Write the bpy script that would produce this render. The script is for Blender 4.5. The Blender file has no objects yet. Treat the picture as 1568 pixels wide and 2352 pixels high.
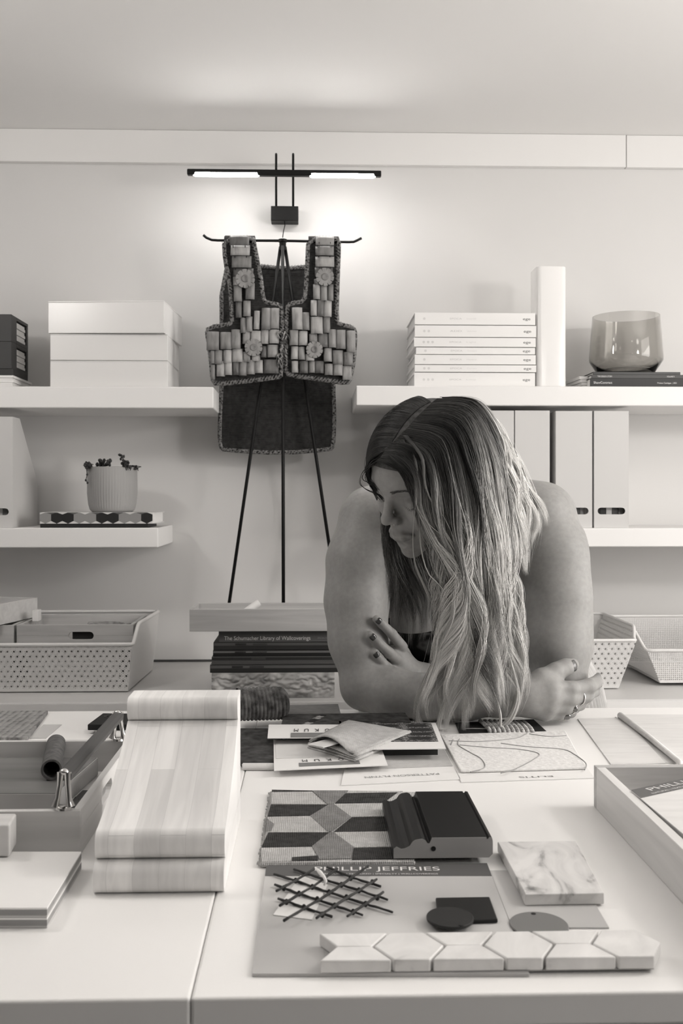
import bpy, math, random
import numpy as np
from mathutils import Vector, Matrix
random.seed(7); rng=np.random.default_rng(7)
SC=bpy.context.scene; COL=SC.collection
FPX=2350.0; CX=784.0; HY=1140.0; EYE=1.287; YAW=math.radians(1.7)
FW=Vector((math.sin(YAW),math.cos(YAW),0)); RT=Vector((math.cos(YAW),-math.sin(YAW),0)); UP=Vector((0,0,1))
CAM=Vector((0,0,EYE))
T=0.90      # worktable height
K=0.807     # rear counter height
def C(px,py,D): return CAM+RT*((px-CX)/FPX*D)+FW*D+UP*((HY-py)/FPX*D)
def onz(px,py,z): return C(px,py,FPX*(EYE-z)/(py-HY))
def ony(px,py,Y): return C(px,py,Y/(math.cos(YAW)-math.sin(YAW)*(px-CX)/FPX))

# ---------------------------------------------------------------- materials
def lin(v):
    v=v/255.0
    return v/12.92 if v<=0.04045 else ((v+0.055)/1.055)**2.4
def col(v):
    g=lin(v); return (g*1.012,g,g*0.985,1)
MATS={}
def mat(name,v,rough=0.6,metal=0.0,spec=0.5,**kw):
    if name in MATS: return MATS[name]
    m=bpy.data.materials.new(name); m.use_nodes=True
    b=m.node_tree.nodes['Principled BSDF']
    b.inputs['Base Color'].default_value=col(v); b.inputs['Roughness'].default_value=rough
    b.inputs['Metallic'].default_value=metal; b.inputs['Specular IOR Level'].default_value=spec
    for k,x in kw.items(): b.inputs[k.replace('_',' ')].default_value=x
    MATS[name]=m; return m
def N(m,t,**kw):
    n=m.node_tree.nodes.new(t)
    for k,x in kw.items(): setattr(n,k,x)
    return n
def L(m,a,b): m.node_tree.links.new(a,b)
def ramp(m,stops):
    r=N(m,'ShaderNodeValToRGB'); e=r.color_ramp.elements
    e[0].position,e[0].color=stops[0][0],col(stops[0][1]); e[1].position,e[1].color=stops[-1][0],col(stops[-1][1])
    for p,v in stops[1:-1]:
        k=e.new(p); k.color=col(v)
    return r
def coords(m,scale,rot=(0,0,0)):
    tc=N(m,'ShaderNodeTexCoord'); mp=N(m,'ShaderNodeMapping')
    mp.inputs['Scale'].default_value=scale; mp.inputs['Rotation'].default_value=rot
    L(m,tc.outputs['Object'],mp.inputs['Vector']); return mp.outputs['Vector']
def noisy(name,stops,scale=(1,1,1),nscale=5.0,detail=4.0,dist=0.0,rough=0.6,bump=0.0,bscale=None,spec=0.4,metal=0,rot=(0,0,0)):
    if name in MATS: return MATS[name]
    m=mat(name,128,rough,metal,spec); b=m.node_tree.nodes['Principled BSDF']
    v=coords(m,scale,rot); n=N(m,'ShaderNodeTexNoise'); n.inputs['Scale'].default_value=nscale
    n.inputs['Detail'].default_value=detail; n.inputs['Distortion'].default_value=dist
    L(m,v,n.inputs['Vector']); r=ramp(m,stops); L(m,n.outputs['Fac'],r.inputs['Fac']); L(m,r.outputs['Color'],b.inputs['Base Color'])
    if bump:
        n2=N(m,'ShaderNodeTexNoise'); n2.inputs['Scale'].default_value=bscale or nscale; n2.inputs['Detail'].default_value=3
        v2=coords(m,(1,1,1)) if bscale else v; L(m,v2,n2.inputs['Vector'])
        bp=N(m,'ShaderNodeBump'); bp.inputs['Strength'].default_value=bump; bp.inputs['Distance'].default_value=0.002
        L(m,n2.outputs['Fac'],bp.inputs['Height']); L(m,bp.outputs['Normal'],b.inputs['Normal'])
    return m
def wood(name,a,b_,axis='x',grain=60,rough=0.5,spec=0.35):
    s={'x':(1.2,grain/3,grain/3),'y':(grain/3,1.2,grain/3),'z':(grain/3,grain/3,1.2)}[axis]
    return noisy(name,[(0.3,a),(0.5,(a+b_)/2),(0.72,b_)],scale=s,nscale=2.2,detail=5,dist=0.6,rough=rough,spec=spec)
def weave(name,v1,v2,sx=500,sz=500,bump=0.5,extra=None):
    if name in MATS: return MATS[name]
    m=mat(name,v1,0.95,0,0.1); b=m.node_tree.nodes['Principled BSDF']
    vec=coords(m,(1,1,1)); w1=N(m,'ShaderNodeTexWave'); w1.inputs['Scale'].default_value=sx/6.283; w1.inputs['Distortion'].default_value=1.5
    w1.inputs['Detail'].default_value=2; w1.bands_direction='X'
    w2=N(m,'ShaderNodeTexWave'); w2.inputs['Scale'].default_value=sz/6.283; w2.inputs['Distortion'].default_value=1.5; w2.bands_direction='Y' if extra!='z' else 'Z'
    L(m,vec,w1.inputs['Vector']); L(m,vec,w2.inputs['Vector'])
    mx=N(m,'ShaderNodeMath',operation='MULTIPLY'); L(m,w1.outputs['Fac'],mx.inputs[0]); L(m,w2.outputs['Fac'],mx.inputs[1])
    n=N(m,'ShaderNodeTexNoise'); n.inputs['Scale'].default_value=90; n.inputs['Detail'].default_value=4; L(m,vec,n.inputs['Vector'])
    ad=N(m,'ShaderNodeMath',operation='ADD'); L(m,mx.outputs[0],ad.inputs[0]); L(m,n.outputs['Fac'],ad.inputs[1])
    r=ramp(m,[(0.35,v1),(1.1 if False else 1.0,v2)]); L(m,ad.outputs[0],r.inputs['Fac']); L(m,r.outputs['Color'],b.inputs['Base Color'])
    bp=N(m,'ShaderNodeBump'); bp.inputs['Strength'].default_value=bump; bp.inputs['Distance'].default_value=0.002
    L(m,ad.outputs[0],bp.inputs['Height']); L(m,bp.outputs['Normal'],b.inputs['Normal'])
    return m
def attr_color(m,attr):
    a=N(m,'ShaderNodeAttribute'); a.attribute_name=attr
    b=m.node_tree.nodes['Principled BSDF']; L(m,a.outputs['Color'],b.inputs['Base Color']); return a
def perforated(name,v,kind):
    """plastic wall with real see-through openings, laid out in the wall's own UV (metres)"""
    if name in MATS: return MATS[name]
    m=mat(name,v,0.45); b=m.node_tree.nodes['Principled BSDF']
    uv=N(m,'ShaderNodeUVMap'); uv.uv_map='UV'
    def M(op,a,c=None,c2=None):
        n=N(m,'ShaderNodeMath',operation=op)
        for i,q in enumerate((a,c,c2)):
            if q is None: continue
            if isinstance(q,(int,float)): n.inputs[i].default_value=q
            else: L(m,q,n.inputs[i])
        return n.outputs[0]
    sp=N(m,'ShaderNodeSeparateXYZ'); L(m,uv.outputs['UV'],sp.inputs[0]); u,w=sp.outputs[0],sp.outputs[1]
    def cell(off,px,py):
        a=M('MULTIPLY',M('SUBTRACT',M('FRACT',M('ADD',M('DIVIDE',u,px),off)),0.5),px)
        c=M('MULTIPLY',M('SUBTRACT',M('FRACT',M('ADD',M('DIVIDE',w,py),off)),0.5),py)
        return a,c,M('SQRT',M('ADD',M('MULTIPLY',a,a),M('MULTIPLY',c,c)))
    holes=None
    def AD(x):
        nonlocal holes
        holes=x if holes is None else M('MAXIMUM',holes,x)
    if kind=='mesh':
        a,c,d=cell(0,0.0052,0.0052)
        AD(M('MULTIPLY',M('LESS_THAN',M('ABSOLUTE',a),0.0018),M('LESS_THAN',M('ABSOLUTE',c),0.0018)))
    else:
        px,py,r=(0.0155,0.0245,0.0025) if kind=='dots' else (0.0165,0.0245,0.0028)
        for off in (0.0,0.5):
            a,c,d=cell(off,px,py); AD(M('LESS_THAN',d,r))
            th=M('ARCTAN2',c,a); s=M('ABSOLUTE',M('SINE',M('MULTIPLY',M('ADD',th,0.39 if kind!='dots' else 0.0),4.0)))
            ring=M('MULTIPLY',M('GREATER_THAN',d,r+0.0012),M('LESS_THAN',d,0.0066))
            AD(M('MULTIPLY',ring,M('LESS_THAN',M('MULTIPLY',s,d),0.0018)))
    lim=M('MULTIPLY',M('GREATER_THAN',w,0.006),M('GREATER_THAN',1.0,0.5))
    al=M('SUBTRACT',1.0,M('MULTIPLY',holes,lim)); L(m,al,b.inputs['Alpha'])
    return m

# ---------------------------------------------------------------- mesh builder
class MB:
    def __init__(s,M=None): s.v=[];s.f=[];s.M=M;s.mi=[];s.cur=0
    def add(s,vs,fs):
        o=len(s.v)
        s.v+= [ (s.M@Vector(v)) if s.M else Vector(v) for v in vs]; s.f+=[tuple(i+o for i in f) for f in fs]; s.mi+=[s.cur]*len(fs); return s
    def box(s,x0,x1,y0,y1,z0,z1):
        v=[(x,y,z) for z in(z0,z1) for y in(y0,y1) for x in(x0,x1)]
        return s.add(v,[(0,2,3,1),(4,5,7,6),(0,1,5,4),(1,3,7,5),(3,2,6,7),(2,0,4,6)])
    def prism(s,pts,a,b,fn=None):
        """outline pts (p,q) extruded from a to b; fn(p,q,h)->xyz"""
        fn=fn or (lambda p,q,h:(p,q,h)); n=len(pts)
        v=[fn(p,q,a) for p,q in pts]+[fn(p,q,b) for p,q in pts]
        f=[tuple(range(n))[::-1],tuple(range(n,2*n))]+[(i,(i+1)%n,n+(i+1)%n,n+i) for i in range(n)]
        return s.add(v,f)
    def slab(s,corners,thick):
        """corners: world points of the top face; goes down by thick"""
        n=len(corners); v=[Vector(c) for c in corners]; lo=[c-Vector((0,0,thick)) for c in v]
        # keep counter-clockwise seen from above
        ar=sum(v[i].x*v[(i+1)%n].y-v[(i+1)%n].x*v[i].y for i in range(n))
        if ar<0: v=v[::-1]; lo=lo[::-1]
        return s.add(v+lo,[tuple(range(n)),tuple(range(n,2*n))[::-1]]+[(i,n+i,n+(i+1)%n,(i+1)%n) for i in range(n)])
    def tube(s,path,r,n=8,cap=True):
        P=[Vector(p) for p in path]; m=len(P); R=r if isinstance(r,(list,tuple)) else [r]*m
        t=(P[1]-P[0]).normalized(); u=t.orthogonal().normalized(); v=[];f=[]
        for i in range(m):
            t2=(P[min(i+1,m-1)]-P[max(i-1,0)]).normalized()
            u=(u-t2*u.dot(t2)).normalized(); w=t2.cross(u)
            for k in range(n):
                a=2*math.pi*k/n; v.append(P[i]+(u*math.cos(a)+w*math.sin(a))*R[i])
        for i in range(m-1):
            for k in range(n): f.append((i*n+k,i*n+(k+1)%n,(i+1)*n+(k+1)%n,(i+1)*n+k))
        if cap: f+= [tuple(range(n))[::-1],tuple(range((m-1)*n,m*n))]
        return s.add(v,f)
    def lathe(s,prof,c=(0,0,0),n=48,rad=None):
        v=[];f=[];m=len(prof); c=Vector(c)
        for r,z in prof:
            for k in range(n):
                a=2*math.pi*k/n; q=r*(rad(a) if rad else 1); v.append(c+Vector((q*math.cos(a),q*math.sin(a),z)))
        for i in range(m-1):
            for k in range(n): f.append((i*n+k,i*n+(k+1)%n,(i+1)*n+(k+1)%n,(i+1)*n+k))
        if prof[0][0]>1e-6: f.append(tuple(range(n))[::-1])
        if prof[-1][0]>1e-6: f.append(tuple(range((m-1)*n,m*n)))
        return s.add(v,f)
    def shell(s,prof,c=(0,0,0),n=48,rad=None):
        v=[];f=[];m=len(prof); c=Vector(c)
        for r,z in prof:
            for k in range(n):
                a=2*math.pi*k/n; q=r*(rad(a,z) if rad else 1); v.append(c+Vector((q*math.cos(a),q*math.sin(a),z)))
        for i in range(m-1):
            for k in range(n): f.append((i*n+k,i*n+(k+1)%n,(i+1)*n+(k+1)%n,(i+1)*n+k))
        return s.add(v,f)
    def ball(s,c,r,n=10):
        c=Vector(c); R=Vector(r) if hasattr(r,'__len__') else Vector((r,r,r)); v=[];f=[]
        for i in range(n+1):
            t=math.pi*i/n
            for k in range(2*n):
                a=math.pi*k/n; v.append(c+Vector((R.x*math.sin(t)*math.cos(a),R.y*math.sin(t)*math.sin(a),R.z*math.cos(t))))
        for i in range(n):
            for k in range(2*n): f.append((i*2*n+k,(i+1)*2*n+k,(i+1)*2*n+(k+1)%(2*n),i*2*n+(k+1)%(2*n)))
        return s.add(v,f)
    def grid(s,fn,nu,nv):
        v=[fn(i/nu,j/nv) for j in range(nv+1) for i in range(nu+1)]
        return s.add(v,[(j*(nu+1)+i,j*(nu+1)+i+1,(j+1)*(nu+1)+i+1,(j+1)*(nu+1)+i) for j in range(nv) for i in range(nu)])
    def build(s,name,m,parent=None,smooth=False,bevel=0,solid=0,sub=0,kind=None,label=None,uv=None,angle=None):
        me=bpy.data.meshes.new(name); o=bpy.data.objects.new(name,me)
        off=Vector((0,0,0)); p=parent
        while p is not None: off+=p.location; p=p.parent
        if parent is None and kind!='raw':
            xs=[v.x for v in s.v];ys=[v.y for v in s.v];zs=[v.z for v in s.v]
            off=Vector(((min(xs)+max(xs))/2,(min(ys)+max(ys))/2,min(zs))); o.location=off
        me.from_pydata([tuple(v-off) for v in s.v],[],s.f)
        for q in (m if isinstance(m,list) else [m]): me.materials.append(q)
        if isinstance(m,list): me.polygons.foreach_set('material_index',s.mi)
        if smooth: me.polygons.foreach_set('use_smooth',[True]*len(me.polygons))
        if uv:
            l=me.uv_layers.new(name='UV')
            for k,lp in enumerate(me.loops): l.data[k].uv=uv(s.v[lp.vertex_index],me.polygons)
        me.validate(); me.update()
        if smooth and angle: me.set_sharp_from_angle(angle=math.radians(angle))
        COL.objects.link(o)
        if parent: o.parent=parent
        if bevel:
            b=o.modifiers.new('Bevel','BEVEL'); b.width=bevel; b.segments=3; b.limit_method='ANGLE'; b.angle_limit=math.radians(40)
        if solid:
            b=o.modifiers.new('Solidify','SOLIDIFY'); b.thickness=solid; b.offset=0
        if sub:
            b=o.modifiers.new('Subdivision','SUBSURF'); b.levels=sub; b.render_levels=sub
        if kind and kind!='raw': o['kind']=kind
        if label: o['label']=label
        return o
def tag(o,label,cat,group=None,kind=None):
    o['label']=label; o['category']=cat
    if group: o['group']=group
    if kind: o['kind']=kind
    return o
def thing(name,loc,label,cat,group=None):
    o=bpy.data.objects.new(name,None); o.empty_display_size=0.05; COL.objects.link(o); o.location=Vector(loc); return tag(o,label,cat,group)
def struct(o): o['kind']='structure'; return o
def frame_px(x0,x1,yt,yb,Y):
    """room-aligned extents of a rectangle seen in the plane y=Y"""
    ym=(yt+yb)/2; xm=(x0+x1)/2
    return ony(x0,ym,Y).x, ony(x1,ym,Y).x, ony(xm,yb,Y).z, ony(xm,yt,Y).z
def text(body,origin,xd,yd,h,m,parent,extr=0.0002,align='CENTER',width=None,name='lettering',space=1.0):
    cu=bpy.data.curves.new('t','FONT'); cu.body=body; cu.size=1.0; cu.align_x=align; cu.align_y='CENTER'; cu.extrude=0.0; cu.space_character=space
    ob=bpy.data.objects.new('t',cu); COL.objects.link(ob)
    dg=bpy.context.evaluated_depsgraph_get(); me=bpy.data.meshes.new_from_object(ob.evaluated_get(dg))
    bpy.data.objects.remove(ob); 
    co=np.zeros(len(me.vertices)*3); me.vertices.foreach_get('co',co); co=co.reshape(-1,3)
    w=max(co[:,0].max()-co[:,0].min(),1e-6); sc=h/0.7; sx=(width/w) if width else sc
    xd=Vector(xd).normalized(); yd=Vector(yd).normalized(); zd=xd.cross(yd)
    P=MB(); org=Vector(origin)
    vs=[org+xd*(c[0]*sx)+yd*(c[1]*sc)+zd*extr for c in co]; P.v=vs; P.f=[tuple(p.vertices) for p in me.polygons]; P.mi=[0]*len(P.f)
    bpy.data.meshes.remove(me)
    return P.build(name,m,parent,kind='raw')
def quad_on(corners,z): return [onz(x,y,z) for x,y in corners]
def lerpq(q,u,v):
    a=q[0].lerp(q[1],u); b=q[3].lerp(q[2],u); return a.lerp(b,v)
def subq(q,u0,u1,v0,v1,dz=0): return [lerpq(q,u,v)+Vector((0,0,dz)) for u,v in((u0,v0),(u1,v0),(u1,v1),(u0,v1))]

# shared materials
M_wall=noisy('wall_paint',[(0.3,217),(0.7,221)],nscale=1.5,rough=0.9,spec=0.1)
M_ceil=mat('ceiling_paint',238,0.95,spec=0.1)
M_white=mat('white_lacquer',234,0.45)
M_shelf=mat('shelf_lacquer',232,0.5)
M_card=mat('white_card',230,0.7,spec=0.2)
M_plastic=mat('white_plastic',228,0.4)
M_table=noisy('table_laminate',[(0.3,241),(0.7,244)],nscale=2.0,rough=0.35,spec=0.4)
M_counter=noisy('counter_top',[(0.3,196),(0.7,208)],nscale=3.0,rough=0.4)
M_black=mat('black_metal',14,0.5,spec=0.25)
M_blackbox=mat('black_board',26,0.6)
M_ink=mat('black_ink',28,0.7); M_inkgrey=mat('grey_ink',150,0.8); M_inkwhite=mat('white_ink',225,0.6); M_inklight=mat('light_grey_ink',196,0.8)
M_pale=wood('pale_wood',200,220,'x'); M_paley=wood('pale_wood_deep',204,224,'y'); M_midwood=wood('grey_wood',168,198,'x')
LAMP_E=100.0; L_SIDE=42.0; L_FILL=(31,54,12); EXPO=0.23
SDF_H=0.0022; SKIN=lin(148)
# ---------------------------------------------------------------- room
WY=2.985; SF=2.70; ZC=EYE+ (HY-308)/FPX*WY
XL,XR,YB=-2.2,2.6,-2.4
struct(MB().box(XL-0.1,XR+0.1,WY,WY+0.1,0,ZC+0.1).build('wall_back',M_wall))
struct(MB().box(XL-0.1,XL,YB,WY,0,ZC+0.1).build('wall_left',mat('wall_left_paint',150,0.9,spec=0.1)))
wr=MB()
W0,W1,H0,H1=-0.1,1.8,0.80,2.12     # unseen window opening, added in the right wall for side light
wr.box(XR,XR+0.1,YB,W0,0,ZC+0.1).box(XR,XR+0.1,W1,WY,0,ZC+0.1).box(XR,XR+0.1,W0,W1,0,H0).box(XR,XR+0.1,W0,W1,H1,ZC+0.1)
struct(wr.build('wall_right',M_wall))
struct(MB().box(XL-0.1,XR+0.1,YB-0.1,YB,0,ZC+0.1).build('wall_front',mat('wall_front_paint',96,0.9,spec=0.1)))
struct(MB().box(XL-0.1,XR+0.1,YB-0.1,WY+0.1,ZC,ZC+0.1).build('ceiling',M_ceil))
struct(MB().box(XL-0.1,XR+0.1,YB-0.1,WY+0.1,-0.1,0).build('floor',wood('floor_boards',90,115,'y',20)))
zt0=ony(784,383,WY).z
tb=MB(); tb.box(XL,ony(1432,350,WY).x,WY-0.022,WY-0.0005,zt0,ZC-0.0005); tb.box(ony(1434,350,WY).x,XR,WY-0.02,WY-0.0005,zt0,ZC-0.0005)
struct(tb.build('trim_1',mat('trim_paint',236,0.8,spec=0.15),bevel=0.002))
wf=MB()
for a,b,c,d in ((W0,W1,H0,H0+0.05),(W0,W1,H1-0.05,H1),(W0,W0+0.05,H0+0.05,H1-0.05),(W1-0.05,W1,H0+0.05,H1-0.05),((W0+W1)/2-0.025,(W0+W1)/2+0.025,H0+0.05,H1-0.05)): wf.box(XR+0.02,XR+0.08,a,b,c,d)
struct(wf.build('added_window_1',M_white))

# ---------------------------------------------------------------- wall shelves
def shelf(x0,x1,yt,yb,label):
    X0,X1,z0,z1=frame_px(x0,x1,yt,yb,SF)
    zz0=ony(784,yb,SF).z; zz1=ony(784,yt,SF).z
    tag(MB().box(X0,X1,SF,WY-0.0005,zz0,zz1).build('wall_shelf',M_shelf,bevel=0.003),label,'shelf','floating white shelves on the back wall'); return X0,X1,zz1
shelf(-420,490,889.5,938.5,'upper left floating white shelf carrying three stacked white boxes')
zU=shelf(818,2000,885.5,930.5,'upper right floating white shelf carrying white binders and a glass vase')[2]
zUL=ony(784,889.5,SF).z
zLL=shelf(-420,363,1212,1257,'lower left floating white shelf carrying the ribbed plant pot')[2]
zLR=shelf(812,2000,1213.5,1257,'lower right floating white shelf carrying the magazine files')[2]

# three white boxes
Mb=mat('white_gloss_box',228,0.25)
for i,(x0,x1,yt,yb,rot) in enumerate(((115,402,827,889,0),(115,404,764,826,0),(117,386,689,763,3.5))):
    X0,X1,z0,z1=frame_px(x0,x1 if i==2 else 385,yt,yb,SF+0.015)
    h=[zUL,zUL+0.0705,zUL+0.141][i]; hh=[0.07,0.07,0.085][i]
    cx=(X0+X1)/2; t=thing('storage_box',(cx,SF+0.13,h),['glossy white lidded storage box, bottom one of three on upper left shelf','glossy white storage box in the middle of the stack of three','glossy white storage box on top of the stack, turned slightly askew'][i],'box','white storage boxes stacked on the shelf')
    M=Matrix.Translation((cx,SF+0.13,h))@Matrix.Rotation(math.radians(-rot),4,'Z'); w=(X1-X0)/2; d=0.115 if i<2 else 0.125
    MB(M).box(-w,w,-d,d,0.0003,hh*0.955).build('body',Mb,t,bevel=0.0012,smooth=True,angle=50)
    MB(M).box(-w-0.0002,w+0.0002,-d-0.0002,d+0.0002,hh*0.955,hh-0.0003).build('lid',Mb,t,bevel=0.0012,smooth=True,angle=50)
# black slip boxes far left, on a dark book, on a pile of white leaflets
X0,X1,_,_=frame_px(-90,38,850,889,SF+0.02)
t=thing('leaflet_stack',((X0+X1)/2,SF+0.1,zUL),'pile of white leaflets under a dark book at the left end of the upper shelf','papers')
for k in range(5):
    a=random.uniform(-0.004,0.004); MB().box(X0+a,ony(30,870,SF+0.02).x+a,SF+0.02+abs(a),SF+0.2,zUL+0.0002+k*0.0062,zUL+0.0060+k*0.0062).build('leaflet',M_card,t)
zz=zUL+0.0312
tag(MB().box(X0-0.03,ony(28,860,SF+0.02).x,SF+0.03,SF+0.17,zz,zz+0.018).build('book',mat('dark_cover',45,0.6),bevel=0.001),'dark hardback lying on white leaflets under the black slipcases','book')
zz+=0.0183
for k in range(2):
    xa,xb=ony(-80,800,SF+0.03).x,ony(26,800,SF+0.03).x; zb=zz+k*0.0722; hh=0.0720
    t=thing('slipcase',((xa+xb)/2,SF+0.1,zb),['lower black slipcase with an open side showing white sheets, far left shelf','upper black slipcase with an open side showing white sheets, far left shelf'][k],'slipcase','black slipcases')
    b=MB(); b.box(xa,xb,SF+0.03,SF+0.08,zb,zb+hh); b.box(xa,xb,SF+0.08,SF+0.19,zb,zb+0.01); b.box(xa,xb,SF+0.08,SF+0.19,zb+hh-0.008,zb+hh); b.box(xa,xb,SF+0.175,SF+0.19,zb+0.01,zb+hh-0.008)
    b.build('case',mat('charcoal_case',48,0.5),t,bevel=0.001)
    for j in range(6): MB().box(xa+0.004,xb-0.003-0.002*(j%2),SF+0.082,SF+0.172,zb+0.0105+j*0.0085,zb+0.0178+j*0.0085).build('sheet',M_card,t)
# magazine file at the left of the lower shelf
M_file=mat('file_board',204,0.7,spec=0.2)
def magfile(xl,xr,yt,yb,Y,zb,label,hole=True,lean=0):
    X0,X1,_,_=frame_px(xl,xr,yt,yb,Y); z1=ony((xl+xr)/2,yt,Y).z; h=z1-zb; w=X1-X0; th=0.0025; dp=0.245
    t=thing('magazine_file',((X0+X1)/2,Y+0.12,zb),label,'magazine file','white cardboard magazine files')
    # front board with finger slot
    zc=zb+h*0.145; cx=(X0+X1)/2; sw=w*0.40; sh=0.009
    b=MB(); fn=lambda x,z,y:(x,y,z)
    st=[(cx+sw*0+sx*(sw-sh)+sh*math.cos(a),zc+sh*math.sin(a)) for sx,a0 in((1,-90),(-1,90)) for a in [math.radians(a0+q*22.5) for q in range(9)]]
    up=[p for p in st if p[1]>=zc-1e-6]; up.sort(key=lambda p:p[0]); dn=[p for p in st if p[1]<=zc+1e-6]; dn.sort(key=lambda p:p[0])
    b.prism([(X0,zc),(up[0][0],zc)]+up[1:-1]+[(up[-1][0],zc),(X1,zc),(X1,z1),(X0,z1)],Y,Y+th,fn)
    b.prism([(X0,zb+0.0003),(X1,zb+0.0003),(X1,zc),(dn[-1][0],zc)]+dn[1:-1][::-1]+[(dn[0][0],zc),(X0,zc)],Y,Y+th,fn)
    b.build('front_board',M_file,t)
    side=[(Y+th,zb+0.0003),(Y+dp,zb+0.0003),(Y+dp,zb+h*0.42),(Y+0.065,z1),(Y+th,z1)]
    for xa,xb in((X0,X0+th),(X1-th,X1)): MB().prism(side,xa,xb,lambda y,z,x:(x,y,z)).build('side_board',M_file,t)
    MB().box(X0+th,X1-th,Y+dp-th,Y+dp,zb+0.0003,zb+h*0.42).build('back_board',M_file,t)
    MB().box(X0+th,X1-th,Y+th,Y+dp-th,zb+0.0003,zb+0.003).build('base_board',M_file,t)
    return t,X0,X1,h
def contents(t,X0,X1,Y,zb,n,tones):
    w=(X1-X0-0.010)/n
    for k in range(n):
        v=tones[k%len(tones)]; x=X0+0.005+k*w
        MB(Matrix.Translation((x,0,0))).box(0,w*0.92,Y+0.02,Y+0.2,zb+0.0035,zb+0.11).build('brochure',mat('brochure_%d'%v,v,0.6),t)
t,a,b_,h=magfile(-60,29,957,1210,SF+0.01,zLL,'white magazine file with a slot at the far left of the lower shelf'); contents(t,a,b_,SF+0.01,zLL,7,[210,60,190,30,220,120,40])
FL=[(899,981,945,'white magazine file at the left end, mostly behind the woman\'s hair'),(1000,1084,945,'white magazine file hidden behind the woman\'s hair between two others'),(1098,1180,943,'white magazine file just right of the woman\'s hair, touching its neighbour'),(1182.5,1262,943,'white magazine file left of the wide dark gap, behind the right shoulder'),(1276,1359.5,944,'white magazine file right of the dark gap with its slot half seen'),(1364,1443.5,944,'rightmost white magazine file with a slot showing dark and pale brochures')]
for i,(xl,xr,yt,lb) in enumerate(FL):
    t,a,b_,h=magfile(xl,xr,yt,1213,SF+0.012,zLR,lb); contents(t,a,b_,SF+0.012,zLR,8 if i<5 else 5,[170,200,150,120,190,90] if i<5 else [22,26,190,70,130])
    text('KURAGE' if i%2 else 'KUNSKAP',C((xl+xr)/2,1192,1) if False else Vector(((a+b_)/2,SF+0.0117,ony(1300,1192,SF).z)),(1,0,0),(0,0,1),0.0032,mat('faint_ink',205,0.8),t,name='lettering') if False else None
# patterned book with thin black book and ribbed plant pot
X0,X1,_,_=frame_px(92,340,1200,1212,SF+0.02)
tag(MB().box(X0,X1,SF+0.02,SF+0.17,zLL+0.0002,zLL+0.0105).build('book',mat('black_cover',24,0.6),bevel=0.001),'thin black book lying at the bottom under the hexagon patterned book','book')
t=thing('book',((X0+X1)/2,SF+0.1,zLL+0.011),'book with black, grey and white hexagon patterned spine under the plant pot','book')
X1b=ony(350,1185,SF+0.018).x; z0=zLL+0.0108; z1=z0+0.0295
MB().box(X0+0.001,X1b+0.004,SF+0.022,SF+0.178,z0+0.002,z1-0.002).build('page_block',M_card,t)
cv=MB(); cv.box(X0,X1b,SF+0.018,SF+0.022,z0,z1); cv.box(X0,X1b+0.008,SF+0.022,SF+0.18,z0,z0+0.002); cv.box(X0,X1b+0.008,SF+0.022,SF+0.18,z1-0.002,z1)
cv.build('cover',mat('white_cover',215,0.6),t)
hx=MB(); n=10; wv=(X1b-X0)/n; R=wv/1.75
for k in range(n):
    hx.cur=0 if k in(0,3,4,7,8) else 1
    c=X0+wv*(k+0.5); zc=(z0+z1)/2+0.001
    hx.prism([(c+R*math.cos(math.radians(60*j+30))*1.02,min(max(zc+R*math.sin(math.radians(60*j+30)),z0),z1)) for j in range(6)][::-1],SF+0.0172,SF+0.0179,lambda x,z,y:(x,y,z))
for k in range(0,n,2):
    hx.cur=2; c=X0+wv*(k+1); hx.prism([(c-wv*.45,z1),(c+wv*.45,z1),(c,z1-0.008)],SF+0.0174,SF+0.0179,lambda x,z,y:(x,y,z))
hx.build('hexagon_print',[mat('print_grey',140,0.6),mat('print_black',24,0.6),mat('print_mid',90,0.6)],t)
pc=ony(258,1120,SF+0.10); pz=z1+0.0003; PR=0.0665
rm=PR; ht=ony(258,1073,SF+0.1).z-pz
t=thing('potted_succulent',(pc.x,SF+0.1,pz),'ribbed grey plant pot with small trailing succulents on patterned book','plant')
MB().shell([(0.001,0),(PR*0.80,0.0),(PR*0.90,0.006),(PR*0.95,0.02),(PR,0.05),(PR*1.0,ht-0.002),(PR*0.98,ht),(PR*0.93,ht-0.001),(PR*0.93,ht-0.03)],(pc.x,SF+0.1,pz),n=220,rad=lambda a,z:1+0.012*math.cos(a*55)*(1 if 0.01<z<ht-0.004 else 0)).build('pot',noisy('pot_glaze',[(0.3,156),(0.7,162)],rough=0.7),t,smooth=True)
MB().lathe([(0.0,ht-0.012),(PR*0.92,ht-0.012)],(pc.x,SF+0.1,pz),n=40).build('soil',mat('soil',35,1),t)
M_leaf=noisy('dark_leaf',[(0.3,28),(0.7,60)],nscale=60)
def spray(cx,cy,base,hgt,n,seed,fall=False):
    r=random.Random(seed); b=MB(); 
    stem=[(cx+r.uniform(-.004,.004)*j,cy-0.002*j,base+hgt*j/4) for j in range(5)]
    b.tube(stem,0.0012,5)
    for j in range(n):
        a=r.uniform(0,6.28); q=r.uniform(0.3,1); p=Vector(stem[0]).lerp(Vector(stem[-1]),q)+Vector((math.cos(a)*.006,math.sin(a)*.006,r.uniform(-.002,.003)))
        b.ball(p,(r.uniform(.0025,.005),r.uniform(.0025,.005),r.uniform(.002,.005)),4)
    return b
for (x,hg,n,s) in ((238,0.022,26,1),(247,0.02,18,2),(228,0.012,14,3),(295,0.034,16,4),(288,0.014,18,5),(303,0.014,18,6),(206,0.010,20,7),(214,0.013,22,8),(317,0.006,10,9)):
    p=ony(x,1080,SF+0.08); spray(p.x,SF+0.07+random.uniform(-.02,.02),pz+ht-0.01,hg+0.008,n,s).build('succulent_shoot',M_leaf,t,smooth=True)
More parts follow.
